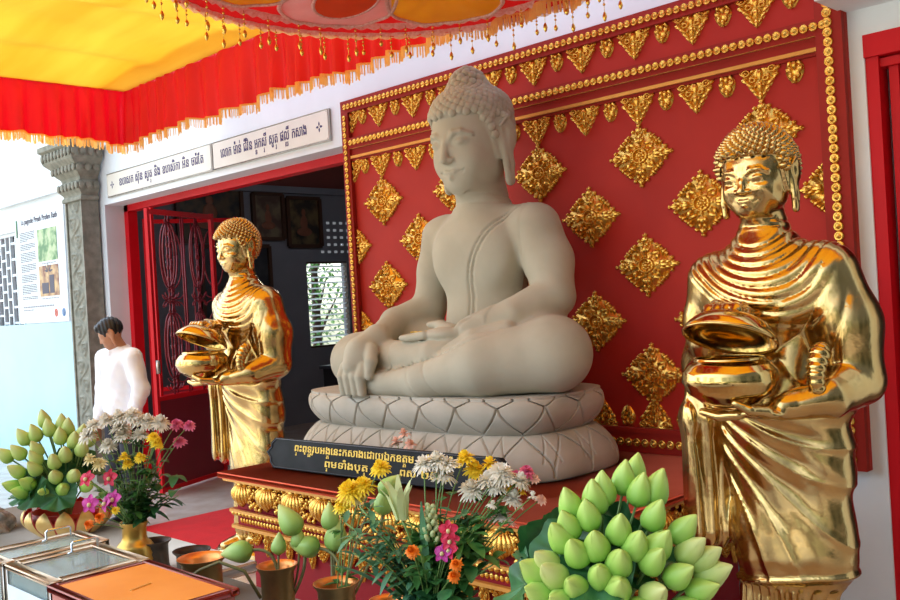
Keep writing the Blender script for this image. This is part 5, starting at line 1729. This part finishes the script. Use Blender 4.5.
# tall brass vase with the mixed flowers, left
VL = (-3.10, 1.50)
t = thing('brass_vase', 'brass vase with a ribbed belly, holding mixed chrysanthemums beside the glass boxes', 'vase', (VL[0], VL[1], TZ))
BV = mat('yellow_brass_vase', srgb(190, 150, 70), .32, .85, col2=srgb(214, 176, 96), nscale=10)
m = MB(); m.lathe([(0, 0), (.045, 0), (.05, .006), (.063, .03), (.068, .05), (.064, .062), (.067, .07), (.062, .082), (.063, .09), (.055, .102), (.044, .112), (.040, .125), (.041, .16), (.047, .172), (.047, .175), (.043, .175), (.037, .16), (.036, .12), (0, .1)], 40, sx=1, sy=1); m.build('vase_body', BV, t)
bl = (VL[0], VL[1], TZ + .13)
def jit(b, rg, r=.02): return (b[0] + rg.uniform(-r, r), b[1] + rg.uniform(-r, r), b[2])
g = 'flowers in the brass vase at the left: '
for i, c in enumerate(LW): flower('chrysanthemum', 'white chrysanthemum in the brass vase beside the glass boxes', g + 'white', jit(bl, rg), c, 'white' if i % 3 else 'white2', rg, leaves=4, size=1.15)
for c in LC: flower('chrysanthemum', 'cream-green chrysanthemum low on the left of the brass vase', g + 'cream', jit(bl, rg), c, 'cream', rg)
for i, c in enumerate(LY): flower('chrysanthemum', 'yellow chrysanthemum among the white ones in the brass vase at the left', g + 'yellow', jit(bl, rg), c, 'yellow', rg, size=.9)
for i, c in enumerate(LP[:3]): flower('pink_carnation', 'small pink flower on a long stem at the right of the left-hand brass vase', g + 'pink', jit(bl, rg), c, 'pink', rg, face=(.5, -.8, 0), size=1.15)
flower('pink_carnation', 'small pale pink flower in the top of the left-hand brass vase', g + 'pale pink', jit(bl, rg), LP[3], 'palepink', rg)
for i, c in enumerate(LM): flower('marigold', 'orange marigold hanging low at the left of the brass vase' if i else 'small yellow marigold at the mouth of the brass vase', None if i == 0 else g + 'marigold', jit(bl, rg), c, 'marigold' if i else 'smallyellow', rg, leaves=0, face=(.3, -.8, 0))
def orchid(label, base, c, mt, size, group, face):
    t = thing('orchid', label, 'flower', base, 0, group)
    c = Vector(c) - Vector(base); M = Matrix.Translation(c) @ Vector(face).normalized().to_track_quat('Z', 'Y').to_matrix().to_4x4()
    m = MB()
    for k, (a, w) in enumerate(((PI / 2, .011), (PI / 2 + 1.25, .016), (PI / 2 - 1.25, .016), (PI / 2 + 2.5, .011), (PI / 2 - 2.5, .011))):
        def fn(u, v, a=a, w=w):
            s = (u - .5) * 2; r = .034 * v; q = w * math.sin(PI * min(1, .1 + v * .85)) ** .7 * s
            return ((r * math.cos(a) - q * math.sin(a)) * size, (r * math.sin(a) + q * math.cos(a)) * size, (.006 * v - .008 * v * v + .003 * s * s) * size)
        m.grid(fn, 6, 6, M)
    m.build('blossom', mt, t)
    m = MB(); m.ball((0, -.004 * size, .006 * size), (.007 * size, .008 * size, .008 * size), 8, 5, M); m.build('lip', PC if mt is not PC else PM, t)
    m = MB(); m.tube(stem_pts((0, 0, 0), c), .0016, 5); m.build('stem', STEMG, t)
for i, c in enumerate(LO): orchid('magenta orchid blossom at the lower left of the brass vase', bl, c, PM, .95, g + 'orchids', (.5 - .3 * i, -.8, .3))
for i, c in enumerate(LL): orchid('crimson flower with narrow petals beside the orchids in the brass vase', bl, c, PR, .9, g + 'crimson', (.3, -.7, .5 - .3 * i))
def sprig(name, label, base, group, rg, n, H, spread, LL_, LW_, mt, up=1.0, away=(0, 0), stems=5):
    t = thing(name, label, 'foliage', base, 0, group)
    ms = MB(); ml = MB()
    for s in range(stems):
        a = rg.uniform(0, 2 * PI); e = Vector((away[0] + spread * math.cos(a) * rg.uniform(.3, 1), away[1] + spread * math.sin(a) * rg.uniform(.3, 1), H * rg.uniform(.6, 1)))
        P = stem_pts((0, 0, 0), e); ms.tube(P, .0018, 5)
        for k in range(n):
            u = rg.uniform(.25, 1); i = min(7, int(u * 8)); p = P[i].lerp(P[i + 1], u * 8 - i) if i < 8 else P[8]; b = rg.uniform(0, 2 * PI)
            leaf(ml, p, (math.cos(b), math.sin(b), rg.uniform(-.2, up)), LL_ * rg.uniform(.7, 1.2), LW_, rg.uniform(.1, .6), 6)
    ms.build('stems', STEMG, t); ml.build('leaves', mt, t)
    return t
sprig('leafy_sprig', 'leafy green sprigs filling the brass vase at the left', bl, None, rg, 16, .24, .12, .055, .011, GREEN1, stems=9)
sprig('leafy_sprig', 'drooping broad-leaved sprig at the right side of the left-hand brass vase', bl, None, rg, 9, .20, .05, .07, .017, GREEN2, away=(.10, .09), stems=4)
t = thing('long_leaf', 'long arching green blade leaf at the left of the brass vase', 'foliage', bl)
m = MB(); leaf(m, (0, 0, 0), (-.26, -.10, .42), .36, .012, .35, 14); leaf(m, (0, 0, 0), (-.16, -.14, .30), .26, .010, .3, 12); m.build('leaf_blade', GREEN1, t)

# plain metal flower vases and cups
def vase(label, x, y, r, h, mt, inner=VCOPPER, name='flower_vase', cat='vase', group=None, lip=1.16):
    t = thing(name, label, cat, (x, y, TZ), 0, group)
    m = MB(); P = vase_profile(r, h, lip); m.lathe(P[:8], 36); m.build('vase_body', mt, t)
    m = MB(); m.lathe(P[7:], 36); m.build('inside', inner, t)
    return (x, y, TZ + h)
DIN = mat('dark_inside', srgb(60, 44, 34), .5, .5)
vase('dark bronze cylindrical vase, left one of the pair behind the orange-topped box', -3.08, 1.56, .050, .10, VDARK, DIN)
vase('dark bronze cylindrical vase nearest the red mat, right of its taller-looking twin', -2.825, 1.56, .053, .105, VDARK, DIN)
c3 = vase('wide brass cup with a copper rim, holding one drooping lotus bud', -2.615, 1.475, .064, .132, VBRASS)
v4 = vase('brass cylinder vase with short lotus buds, left of the two in the middle', -2.235, 1.49, .049, .165, VBRASS)
v5 = vase('brass cylinder vase with yellow chrysanthemums and lotus buds', -2.03, 1.535, .053, .14, VBRASS)
v6 = vase('low brass vase with copper rim, empty, left of the tall mixed bouquet', -1.87, 1.585, .049, .11, VBRASS)
vm = vase('brass vase holding the tall mixed bouquet in the middle foreground', -1.70, 1.57, .06, .12, VBRASS)
gb = lambda v, dx, dy: (v[0] + dx, v[1] + dy, TZ + .03)
specs = [(v4, 'large mint-green lotus bud leaning left above the middle vases', (-.5, -.3, .9), 1.25, BUDC), (v5, 'mint-green lotus bud partly behind the yellow chrysanthemums', (0, 0, 1), 1.0, BUDC), (v5, 'upright pointed lotus bud in front in the vase of yellow chrysanthemums', (.12, .05, 1), 1.25, BUDC),
         (v5, 'drooping lotus bud leaning left out of the vase of yellow chrysanthemums', (-.9, -.5, .12), 1.15, BUDC), (v4, 'small round lotus bud at the right in the short-stemmed vase', (0, 0, 1), .8, BUDC), (v4, 'small round lotus bud at the left in the short-stemmed vase', (0, .1, 1), .8, BUDC),
         (v5, 'lotus bud high beside the black plaque, pointing right', (.6, .5, .7), 1.0, BUDC), (v5, 'lotus bud below the plaque, right of the yellow chrysanthemums', (.1, .1, 1), 1.05, BUDC), (c3, 'lotus bud lying sideways over the rim of the wide brass cup', (-.72, -.68, -.1), 1.15, BUDC)]
for (cpos, a), (v, lab, dr, sz, mt) in zip(SBUD, specs):
    c = Vector(cpos)
    if v is c3: b = gb(v4, -.02, 0)
    else: b = gb(v, rg.uniform(-.02, .02), rg.uniform(-.02, .02))
    lotus(b, c, lab, None, mt, rg, size=sz * .86, dirv=dr, stem=STEMB, sr=.0045)
gs = 'yellow chrysanthemums of the small middle bouquet'
for i, c in enumerate(SY):
    flower('chrysanthemum', ['large shaggy yellow chrysanthemum at the front left of the small middle bouquet', 'large shaggy yellow chrysanthemum in the centre of the small middle bouquet', 'yellow chrysanthemum highest in the small bouquet, against the black plaque', 'small yellow chrysanthemum low at the left of the small middle bouquet', 'pale yellow chrysanthemum beneath the large shaggy ones'][i],
           None, gb(v5, .01 * i - .02, .01), c, ['bigyellow', 'bigyellow', 'yellow', 'yellow', 'paleyellow'][i], rg, size=[1.0, .85, 1.15, 1.05, .8][i], face=(.3, -.7, .1), leaves=2, stem=STEMG)
for k in range(5):
    pass
# yellow drooping buds at the rim of the orange box
t = thing('lotus_flower', 'drooping yellow-green lotus flower lying over the corner of the orange-topped box', 'flower', (-2.40, 1.42, .88))
for k, (dx, dy, dz, a) in enumerate(((-.09, -.08, -.02, 0), (-.055, -.06, -.035, .5), (-.115, -.075, .0, -.4))):
    o = bpy.data.objects.new('petal_bud', get_bud(BUDB)); COL.objects.link(o); o.parent = t
    orient(o, (dx, dy, dz), (-.45 + a * .4, -.4, -.75), k); o.scale = (.95, .95, 1.0)
m = MB(); m.tube([(.06, .08, -.08), (.03, .05, .0), (-.02, .0, .03), (-.06, -.04, .01), (-.085, -.07, -.015)], .005, 6); m.build('stem', STEMB, t)

# tall mixed bouquet in the middle foreground
bm = (-1.70, 1.57, TZ + .06)
g = 'flowers of the tall mixed bouquet: '
for i, c in enumerate(MW): flower('chrysanthemum', 'white chrysanthemum in the tall mixed bouquet in the middle', g + 'white', jit(bm, rg), c, 'white' if i % 3 else 'white2', rg, leaves=5, lm=GREEN3 if i % 2 else GREEN1, size=1.1)
for i, c in enumerate(MS): flower('small_chrysanthemum', ['small closed white chrysanthemum in the middle of the tall mixed bouquet', 'small white flower on a long stem at the right of the tall mixed bouquet'][i], None, jit(bm, rg), c, 'smallwhite', rg)
for c in MY[:3]: flower('chrysanthemum', 'yellow chrysanthemum at the top of the tall mixed bouquet', g + 'yellow', jit(bm, rg), c, 'yellow', rg, size=1.15, leaves=3)
for c in MY[3:]: flower('small_chrysanthemum', 'small yellow flower under the white ones, right side of tall mixed bouquet', g + 'small yellow', jit(bm, rg), c, 'smallyellow', rg)
for i, c in enumerate(MP): flower('pink_carnation', ['bright pink carnation at the upper right of the tall mixed bouquet', 'bright pink carnation left of its twin, upper right of tall bouquet', 'small pale pink flower on the outermost stem of the tall bouquet', 'pale pink petals below the bright pink carnation'][i], None, jit(bm, rg), c, 'pink' if i < 2 else 'palepink', rg, size=1.0, face=(.4, -.5, 0))
for i, c in enumerate(MG): orchid('crimson gladiolus blossom in the lower middle of the tall mixed bouquet' if i != 2 else 'magenta orchid low in the tall mixed bouquet', bm, c, PR if i != 2 else PM, .72, g + 'crimson' if i != 2 else None, (.6 - .2 * i, -.7, .35))
for i, c in enumerate(MO): flower('marigold', ['orange marigold low in the middle of the tall mixed bouquet', 'orange-yellow marigold below the other one in the tall bouquet', 'small orange marigold at the left edge of the tall bouquet'][i], None, jit(bm, rg), c, 'marigold', rg, leaves=0, face=(.5, -.9, 0), size=.9)
# white-green lily and tuberose spike
t = thing('white_lily', 'half-open greenish white lily at the upper left of the tall mixed bouquet', 'flower', bm)
c = Vector(ML[0]) - Vector(bm); m = MB()
for k in range(9):
    a = 2 * PI * k / 9 + .2; r0 = .008 if k % 2 else .014
    def fn(u, v, a=a, r0=r0):
        s = (u - .5) * 2; z = -.045 + .10 * v * (1 if k % 2 else .85); r = r0 + .022 * v ** 1.4 + (.012 * max(0, v - .7) / .3); w = .011 * math.sin(PI * min(1, .12 + v * .86)) ** .7 * s
        return (c.x + r * math.cos(a) - w * math.sin(a) - .015 * v, c.y + r * math.sin(a) + w * math.cos(a), c.z + z)
    m.grid(fn, 5, 10)
m.build('blossom', PG, t); m = MB(); m.tube(stem_pts((0, 0, 0), (c.x, c.y, c.z - .045)), .003, 6); m.build('stem', STEMG, t)
t = thing('tuberose_spike', 'cream tuberose spike with closed buds in the middle of the tall bouquet', 'flower', bm)
c = Vector(ML[1]) - Vector(bm); m = MB()
for k in range(26):
    a = k * 2.4; u = k / 26; r = .017 * (1 - .7 * u)
    M = Matrix.Translation((c.x + r * math.cos(a), c.y + r * math.sin(a), c.z - .035 + .085 * u)) @ Vector((math.cos(a), math.sin(a), 1.4)).to_track_quat('Z', 'Y').to_matrix().to_4x4()
    m.ball((0, 0, 0), (.0065, .0065, .013 * (1 - .4 * u)), 7, 6, M)
m.build('bud_spike', PG, t); m = MB(); m.tube(stem_pts((0, 0, 0), (c.x, c.y, c.z + .03)), .003, 6); m.build('stem', STEMG, t)
sprig('leafy_sprig', 'dense leafy sprigs in the middle of the tall mixed bouquet', bm, None, rg, 15, .30, .12, .06, .012, GREEN1, stems=12, away=(.03, .03))
sprig('leafy_sprig', 'feathery blue-green sprigs spreading left from the tall mixed bouquet', bm, None, rg, 20, .32, .08, .05, .008, GREEN3, stems=11, away=(-.14, -.08))
sprig('leafy_sprig', 'drooping leafy sprigs on the right side of the tall mixed bouquet', bm, None, rg, 12, .27, .06, .055, .017, GREEN1, stems=9, away=(.10, .09))
sprig('leafy_sprig', 'dark round-leaved sprigs at the foot of the tall mixed bouquet', bm, None, rg, 10, .16, .12, .055, .02, GREEN2, stems=9)
t = thing('blade_leaves', 'long pointed blade leaves rising through the tall mixed bouquet', 'foliage', bm)
for k, (d, L, W) in enumerate((((.02, -.05, 1), .44, .015), ((-.10, -.12, 1), .38, .013), ((-.5, -.35, .75), .40, .012), ((-.35, -.3, .8), .34, .012), ((-.22, -.15, .9), .30, .014), ((.45, .25, .55), .30, .012), ((-.6, -.45, .5), .30, .010), ((.3, .1, .4), .22, .014), ((-.45, -.5, .25), .26, .012), ((-.1, -.25, .8), .26, .016))):
    m = MB(); leaf(m, (0, 0, 0), d, L, W, .25 + .05 * k, 14); m.build('leaf_blade', GREEN1 if k % 2 else GREEN3, t)

# pink blossoms laid at the lotus base
for i, (x, y, z, k, lab) in enumerate(((-3.50, 3.125, .93, 'palepink', 'pale pink blossom on top of the little bunch before the lotus base'), (-3.55, 3.115, .89, 'palepink', 'pale pink blossom at the left of the little bunch before the lotus base'), (-3.45, 3.115, .885, 'palepink', 'pale pink blossom at the right of the little bunch before the lotus base'))):
    flower('pink_blossom', lab, None, (-3.50, 3.105, .756), (x, y - .01, z + .045), k, rg, size=2.1, leaves=1)

# ------------------------------------------------------------------ donation boxes
def glass_box(label, x0, x1, y0, y1, z1, paper=False):
    cx, cy = (x0 + x1) / 2, (y0 + y1) / 2; w, d, h = x1 - x0, y1 - y0, z1 - TZ
    t = thing('donation_box', label, 'box', (cx, cy, TZ))
    b = .016
    fr = MB()
    for sx in (-1, 1):
        for sy in (-1, 1): fr.box((sx * (w - b) / 2, sy * (d - b) / 2, h / 2), (b, b, h), bev=.003)
    for z in (b / 2, ):
        for s in (-1, 1): fr.box((0, s * (d - b) / 2, z), (w - 2 * b, b, b)); fr.box((s * (w - b) / 2, 0, z), (b, d - 2 * b, b))
    fr.build('aluminium_frame', STEEL, t)
    m = MB(); q = .035
    for s in (-1, 1): m.box((0, s * (d - q) / 2, h - .006), (w, q, .014), bev=.003); m.box((s * (w - q) / 2, 0, h - .006), (q, d - 2 * q, .014), bev=.003)
    m.build('lid_frame', mat('bronze_aluminium', srgb(222, 192, 160), .35, .3), t)
    for s in (-1, 1):
        m = MB(); m.box((0, s * (d / 2 - .008), h / 2), (w - 2 * b, .004, h - .03)); m.build('glass_pane', GLASS, t, False)
        m = MB(); m.box((s * (w / 2 - .008), 0, h / 2), (.004, d - 2 * b, h - .03)); m.build('glass_pane', GLASS, t, False)
    m = MB(); m.box((0, 0, h - .007), (w - 2 * q, d - 2 * q, .004)); m.build('glass_pane', GLASS, t, False)
    m = MB(); m.box((0, 0, .004), (w - .02, d - .02, .006)); m.build('box_floor', WHITE, t, False)
    m = MB(); s = .038
    m.tube([(.0, -s - .012, h), (.0, -s, h + .003), (.0, -s, h + .026), (.0, -s + .006, h + .03), (.0, s - .006, h + .03), (.0, s, h + .026), (.0, s, h + .003), (.0, s + .012, h)], .0035, 6)
    m.build('handle', mat('chrome', srgb(220, 222, 226), .12, 1.0), t, loc=(-w / 2 + .05, .07, 0))
    if paper:
        m = MB(); m.box((0, -d / 2 - .002, h * .42), (w * .8, .002, h * .68)); m.build('paper_label', mat('label_paper', srgb(222, 232, 240), .5), t, False)
        m = MB(); q_ = random.Random(6)
        for r_ in range(3):
            x = -w * .26
            while x < w * .26:
                l = q_.uniform(.008, .018); m.box((x + l / 2, -d / 2 - .0036, h * (.56 - .14 * r_)), (l, .001, .012)); x += l + .005
        m.build('faded_print', mat('label_ink', srgb(120, 140, 170), .6), t, False)
    rg = random.Random(9)
    for i in range(7):
        c = srgb(*rg.choice([(140, 176, 130), (206, 140, 130), (190, 196, 170), (120, 150, 190)]))
        m = MB(); M = Matrix.Translation((rg.uniform(-w * .25, w * .25), rg.uniform(-d * .3, d * .3), .02 + i * .006)) @ Matrix.Rotation(rg.uniform(0, 3), 4, 'Z') @ Matrix.Rotation(rg.uniform(-.3, .3), 4, 'X')
        m.grid(lambda u, v: ((u - .5) * .12, (v - .5) * .055, .006 * math.sin(u * 5 + i)), 6, 3, M)
        o = m.build('banknote', mat('banknote_paper_%d' % (i % 4), c, .7), None)
        o.location = (cx, cy, TZ)
        tag(o, 'crumpled banknote inside the %s glass donation box' % ('front' if paper else 'rear'), 'banknote', 'banknotes in the %s glass box' % ('front' if paper else 'rear'))
glass_box('aluminium-framed glass donation box, the one farthest left behind its twin', -3.012, -2.80, .96, 1.275, .955)
glass_box('aluminium-framed glass donation box with paper label, between its twin and the orange-topped box', -2.785, -2.475, .96, 1.24, .955, True)
t = thing('donation_box', 'donation box with orange panel top and dark red frame with a coin slot', 'box', (-2.235, 1.09, TZ))
w, d, h = .45, .285, .205
m = MB(); m.box((0, 0, h / 2 - .006), (w - .02, d - .02, h - .012)); m.build('box_body', mat('pink_red_box_paint', srgb(196, 120, 110), .5), t, False)
m = MB(); q = .024
for s in (-1, 1): m.box((0, s * (d - q) / 2, h - .008), (w, q, .018), bev=.003); m.box((s * (w - q) / 2, 0, h - .008), (q, d - 2 * q, .018), bev=.003)
m.build('lid_rim', mat('dark_red_rim', srgb(150, 44, 32), .4), t)
m = MB(); m.box((0, 0, h - .006), (w - 2 * q, d - 2 * q, .010)); m.build('lid_panel', mat('orange_panel', srgb(224, 136, 44), .5, col2=srgb(232, 148, 60), nscale=6), t, False)
m = MB(); m.box((0, 0, h), (.006, .062, .003), rz=.25); m.build('coin_slot', mat('brass_slot', srgb(236, 196, 120), .3, .8), t, False)
t = thing('wooden_tray', 'pale wooden tray edge at the bottom beside the orange-topped box', 'tray', (-1.96, 1.20, TZ))
m = MB(); m.box((0, 0, .005), (.09, .30, .01))
for s in (-1, 1): m.box((s * .042, 0, .06), (.008, .30, .12)); m.box((0, s * .146, .06), (.076, .008, .12))
m.build('tray_body', mat('pale_wood', srgb(206, 158, 122), .5), t, False)

# small clear things at far left: bags and a glass on the table edge
t = thing('plastic_wrapped_bundle', 'shiny plastic-wrapped offering bundle on the table at the left edge', 'bundle', (-4.28, 1.42, TZ))
m = MB()
def crump(u, v):
    a = u * 2 * PI; e = (v - .0) * PI * .5; r = .10 * (1 + .14 * math.sin(a * 5 + v * 9) + .08 * math.sin(a * 11 + 2))
    return (r * math.cos(a) * math.cos(e), r * math.sin(a) * math.cos(e), .11 * math.sin(e) * (1 + .08 * math.sin(a * 7)))
m.grid(crump, 40, 12, closed=True); m.build('wrapping', mat('grey_wrap', srgb(120, 118, 120), .25, col2=srgb(190, 190, 196), nscale=30), t)

# ------------------------------------------------------------------ the man by the pilaster
def man():
    K = .965
    X, Y = -7.00, 3.34
    rz = math.radians(8)       # faces towards -y turned to -x
    t = thing('person', 'person in a white long-sleeved shirt, dark hair, looking down, standing before the pilaster', 'person', (X, Y, 0), rz)
    S = Field((-.36, -.42, 0), (.36, .26, 1.74), .0085)
    for e in (-1, 1):
        S.path([(e * .09, .01, .92), (e * .10, .0, .50), (e * .105, .03, .09)], [.085, .055, .036], .04)
        S.path([(e * .105, .04, .05), (e * .11, -.05, .035), (e * .12, -.13, .03)], [.04, .035, .028], .02)
        S.path([(e * .19, .0, 1.37), (e * .235, .02, 1.12), (e * .21, -.06, .88)], [.055, .042, .03], .03)
        S.ell((e * .205, -.085, .82), (.022, .035, .05), .015)
        for k in range(4): S.path([(e * .205, -.065 - k * .017, .80), (e * .20, -.07 - k * .018, .745), (e * .185, -.08 - k * .017, .715)], [.0095, .009, .0075], .003)
        S.path([(e * .19, -.11, .84), (e * .18, -.135, .80), (e * .17, -.14, .765)], [.011, .01, .008], .004)
    S.ell((0, .01, .96), (.15, .10, .12), .04); S.ell((0, .01, 1.2), (.14, .09, .22), .05); S.cap((-.14, .02, 1.37), (.14, .02, 1.37), .06, None, .05)
    S.cap((0, .02, 1.40), (0, -.03, 1.50), .055, .052, .03)
    HC, HS, RX = (-.01, -.055, 1.565), .232, .42; HZ = math.radians(-38)
    head_shape(S, HC, HS, RX, hz=HZ)
    S.frame(None)
    # shorten the ear lobes to human size
    V, F = S.mesh(); mesh_obj('body', V, F, mat('skin', srgb(176, 122, 92), .5, col2=srgb(186, 132, 100)), t)
    H = Field((-.2, -.25, 1.4), (.2, .15, 1.76), .006)
    H.frame(HC, HS, RX, HZ)
    H.ell((0, .06, .17), (.385, .44, .40), .02)
    H.ell((0, -.22, .36), (.28, .18, .12), .08)
    H.ell((0, -.50, -.02), (.42, .40, .285), .03, sub=True)
    H.ell((0, .02, -.48), (.6, .6, .34), .04, sub=True)
    for e in (-1, 1): H.ell((e * .37, .0, -.12), (.14, .13, .2), .03, sub=True)
    H.disp(lambda X, Y, Z: .012 * np.sin(X * 40 + Z * 18) + .01 * np.sin(Y * 50 - Z * 10), ((-.6, -.6, -.2), (.6, .7, .7)))
    H.frame(None)
    V, F = H.mesh(); mesh_obj('hair', V, F, mat('black_hair', srgb(22, 20, 22), .5), t)
    C = Field((-.38, -.3, .80), (.38, .26, 1.52), .008)
    C.ell((0, .01, 1.22), (.175, .125, .26), .03); C.ell((0, .01, .98), (.175, .13, .14), .08); C.cap((-.145, .02, 1.375), (.145, .02, 1.375), .075, None, .06)
    for e in (-1, 1): C.path([(e * .195, .0, 1.37), (e * .25, .02, 1.12), (e * .225, -.055, .90)], [.075, .065, .05], .03)
    C.path([(-.05, .05, 1.455), (-.055, -.03, 1.44), (0, -.075, 1.41), (.055, -.03, 1.44), (.05, .05, 1.455), (-.05, .05, 1.455)], .022, .01)
    C.disp(lambda X, Y, Z: .0025 * np.sin((Z + X * .8) * 75 + Y * 20) * np.clip((1.3 - Z) * 4, 0, 1) + .002 * np.sin((Z * .4 - X) * 60 + Y * 30), ((-.38, -.3, .8), (.38, .3, 1.4)))
    C.D = np.maximum(C.D, (.86 - C.ax[2])[None, None, :])
    V, F = C.mesh(); mesh_obj('shirt', V, F, mat('white_cotton', srgb(238, 240, 250), .8), t)
    m = MB(); 
    Tt = Field((-.26, -.2, .05), (.26, .2, 1.0), .009)
    Tt.ell((0, .01, .92), (.165, .12, .1), .03)
    for e in (-1, 1): Tt.path([(e * .085, .01, .86), (e * .105, .0, .5), (e * .108, .03, .1)], [.098, .078, .062], .05)
    V, F = Tt.mesh(); mesh_obj('trousers', V, F, mat('dark_trousers', srgb(40, 42, 54), .8), t)
    for e in (-1, 1):
        A = Field((e * .11 - .08, -.20, .0), (e * .11 + .08, .12, .11), .007)
        A.path([(e * .105, .05, .055), (e * .112, -.06, .045), (e * .12, -.14, .038)], [.05, .045, .038], .02); A.D = np.maximum(A.D, (.003 - A.ax[2])[None, None, :])
        V, F = A.mesh(); mesh_obj('shoe', V, F, mat('black_shoe', srgb(26, 24, 24), .4), t)
    t.scale = (K, K, K)
man()

# fluorescent tube in the inner room
t = thing('tube_light', 'fluorescent tube light on the ceiling of the dark inner room', 'lamp', (-7.6, 7.0, 3.30))
m = MB(); m.box((0, 0, .04), (.09, 1.2, .05)); m.build('batten', WHITE, t, False)
tb = mat('tube_glow', srgb(250, 250, 255), .3); tb.node_tree.nodes['Principled BSDF'].inputs['Emission Color'].default_value = (.9, .95, 1, 1); tb.node_tree.nodes['Principled BSDF'].inputs['Emission Strength'].default_value = 45.0
m = MB(); m.tube([(0, -.58, 0), (0, .58, 0)], .014, 10); m.build('tube', tb, t)
m = MB(); m.tube([(0, 0, .06), (0, 0, .70)], .006, 6); m.build('hanger', STEEL, t)
# ------------------------------------------------------------------ light
w = bpy.data.worlds.new('sky'); SC.world = w; w.use_nodes = True
nt = w.node_tree; bg = nt.nodes['Background']
tc = nt.nodes.new('ShaderNodeTexCoord'); sp = nt.nodes.new('ShaderNodeSeparateXYZ'); nt.links.new(tc.outputs['Generated'], sp.inputs[0])
rp = nt.nodes.new('ShaderNodeValToRGB'); nt.links.new(sp.outputs['Z'], rp.inputs['Fac'])
mp = nt.nodes.new('ShaderNodeMapRange'); mp.inputs['From Min'].default_value = -1; mp.inputs['From Max'].default_value = 1
nt.links.new(sp.outputs['Z'], mp.inputs['Value']); nt.links.new(mp.outputs['Result'], rp.inputs['Fac'])
e = rp.color_ramp.elements
e[0].position = 0; e[0].color = (.62, .62, .60, 1)
e[1].position = 1; e[1].color = (.62, .78, 1.0, 1)
for p, c in ((.47, (.66, .66, .64, 1)), (.51, (.62, .66, .58, 1)), (.56, (.80, .92, 1.10, 1)), (.75, (.76, .88, 1.06, 1))):
    x = e.new(p); x.color = c
# clumps of trees and bright gaps low down, so the metal has something to mirror
nz = nt.nodes.new('ShaderNodeTexNoise'); nz.inputs['Scale'].default_value = 5; nz.inputs['Detail'].default_value = 6
nt.links.new(tc.outputs['Generated'], nz.inputs['Vector'])
r2 = nt.nodes.new('ShaderNodeValToRGB'); nt.links.new(nz.outputs['Fac'], r2.inputs['Fac'])
r2.color_ramp.elements[0].position = .42; r2.color_ramp.elements[0].color = (.25, .3, .2, 1)
r2.color_ramp.elements[1].position = .58; r2.color_ramp.elements[1].color = (1.25, 1.2, 1.1, 1)
bd = nt.nodes.new('ShaderNodeMapRange'); bd.inputs['From Min'].default_value = .18; bd.inputs['From Max'].default_value = .45
nt.links.new(sp.outputs['Z'], bd.inputs['Value'])
mx = nt.nodes.new('ShaderNodeMix'); mx.data_type = 'RGBA'; mx.blend_type = 'MIX'
nt.links.new(bd.outputs['Result'], mx.inputs['Factor']); nt.links.new(r2.outputs['Color'], mx.inputs['A']); mx.inputs['B'].default_value = (1, 1, 1, 1)
ml = nt.nodes.new('ShaderNodeMix'); ml.data_type = 'RGBA'; ml.blend_type = 'MULTIPLY'; ml.inputs['Factor'].default_value = 1
nt.links.new(rp.outputs['Color'], ml.inputs['A']); nt.links.new(mx.outputs['Result'], ml.inputs['B'])
# added brightness ramp: sky lighter towards -x, dimmed towards +x to shape light
dt = nt.nodes.new('ShaderNodeVectorMath'); dt.operation = 'DOT_PRODUCT'; dt.inputs[1].default_value = (-.86, -.51, 0)
nt.links.new(tc.outputs['Generated'], dt.inputs[0])
az = nt.nodes.new('ShaderNodeMapRange'); az.interpolation_type = 'SMOOTHSTEP'; az.inputs['From Min'].default_value = -.55; az.inputs['From Max'].default_value = .95
az.inputs['To Min'].default_value = .08; az.inputs['To Max'].default_value = 1.38
nt.links.new(dt.outputs['Value'], az.inputs['Value'])
sc_ = nt.nodes.new('ShaderNodeVectorMath'); sc_.operation = 'SCALE'
nt.links.new(ml.outputs['Result'], sc_.inputs[0]); nt.links.new(az.outputs['Result'], sc_.inputs['Scale'])
nt.links.new(sc_.outputs['Vector'], bg.inputs['Color'])
bg.inputs['Strength'].default_value = 2.0
s = bpy.data.lights.new('sun', 'SUN'); s.energy = 2.4; s.angle = math.radians(1.5); s.color = (1, .95, .86)
so = bpy.data.objects.new('sun', s); COL.objects.link(so)
so.rotation_euler = Vector((.22, -.52, -1)).to_track_quat('-Z', 'Y').to_euler()
SC.view_settings.view_transform = 'Standard'; SC.view_settings.look = 'None'; SC.view_settings.gamma = 1
SC.view_settings.use_curve_mapping = False
SC.view_settings.exposure = .64
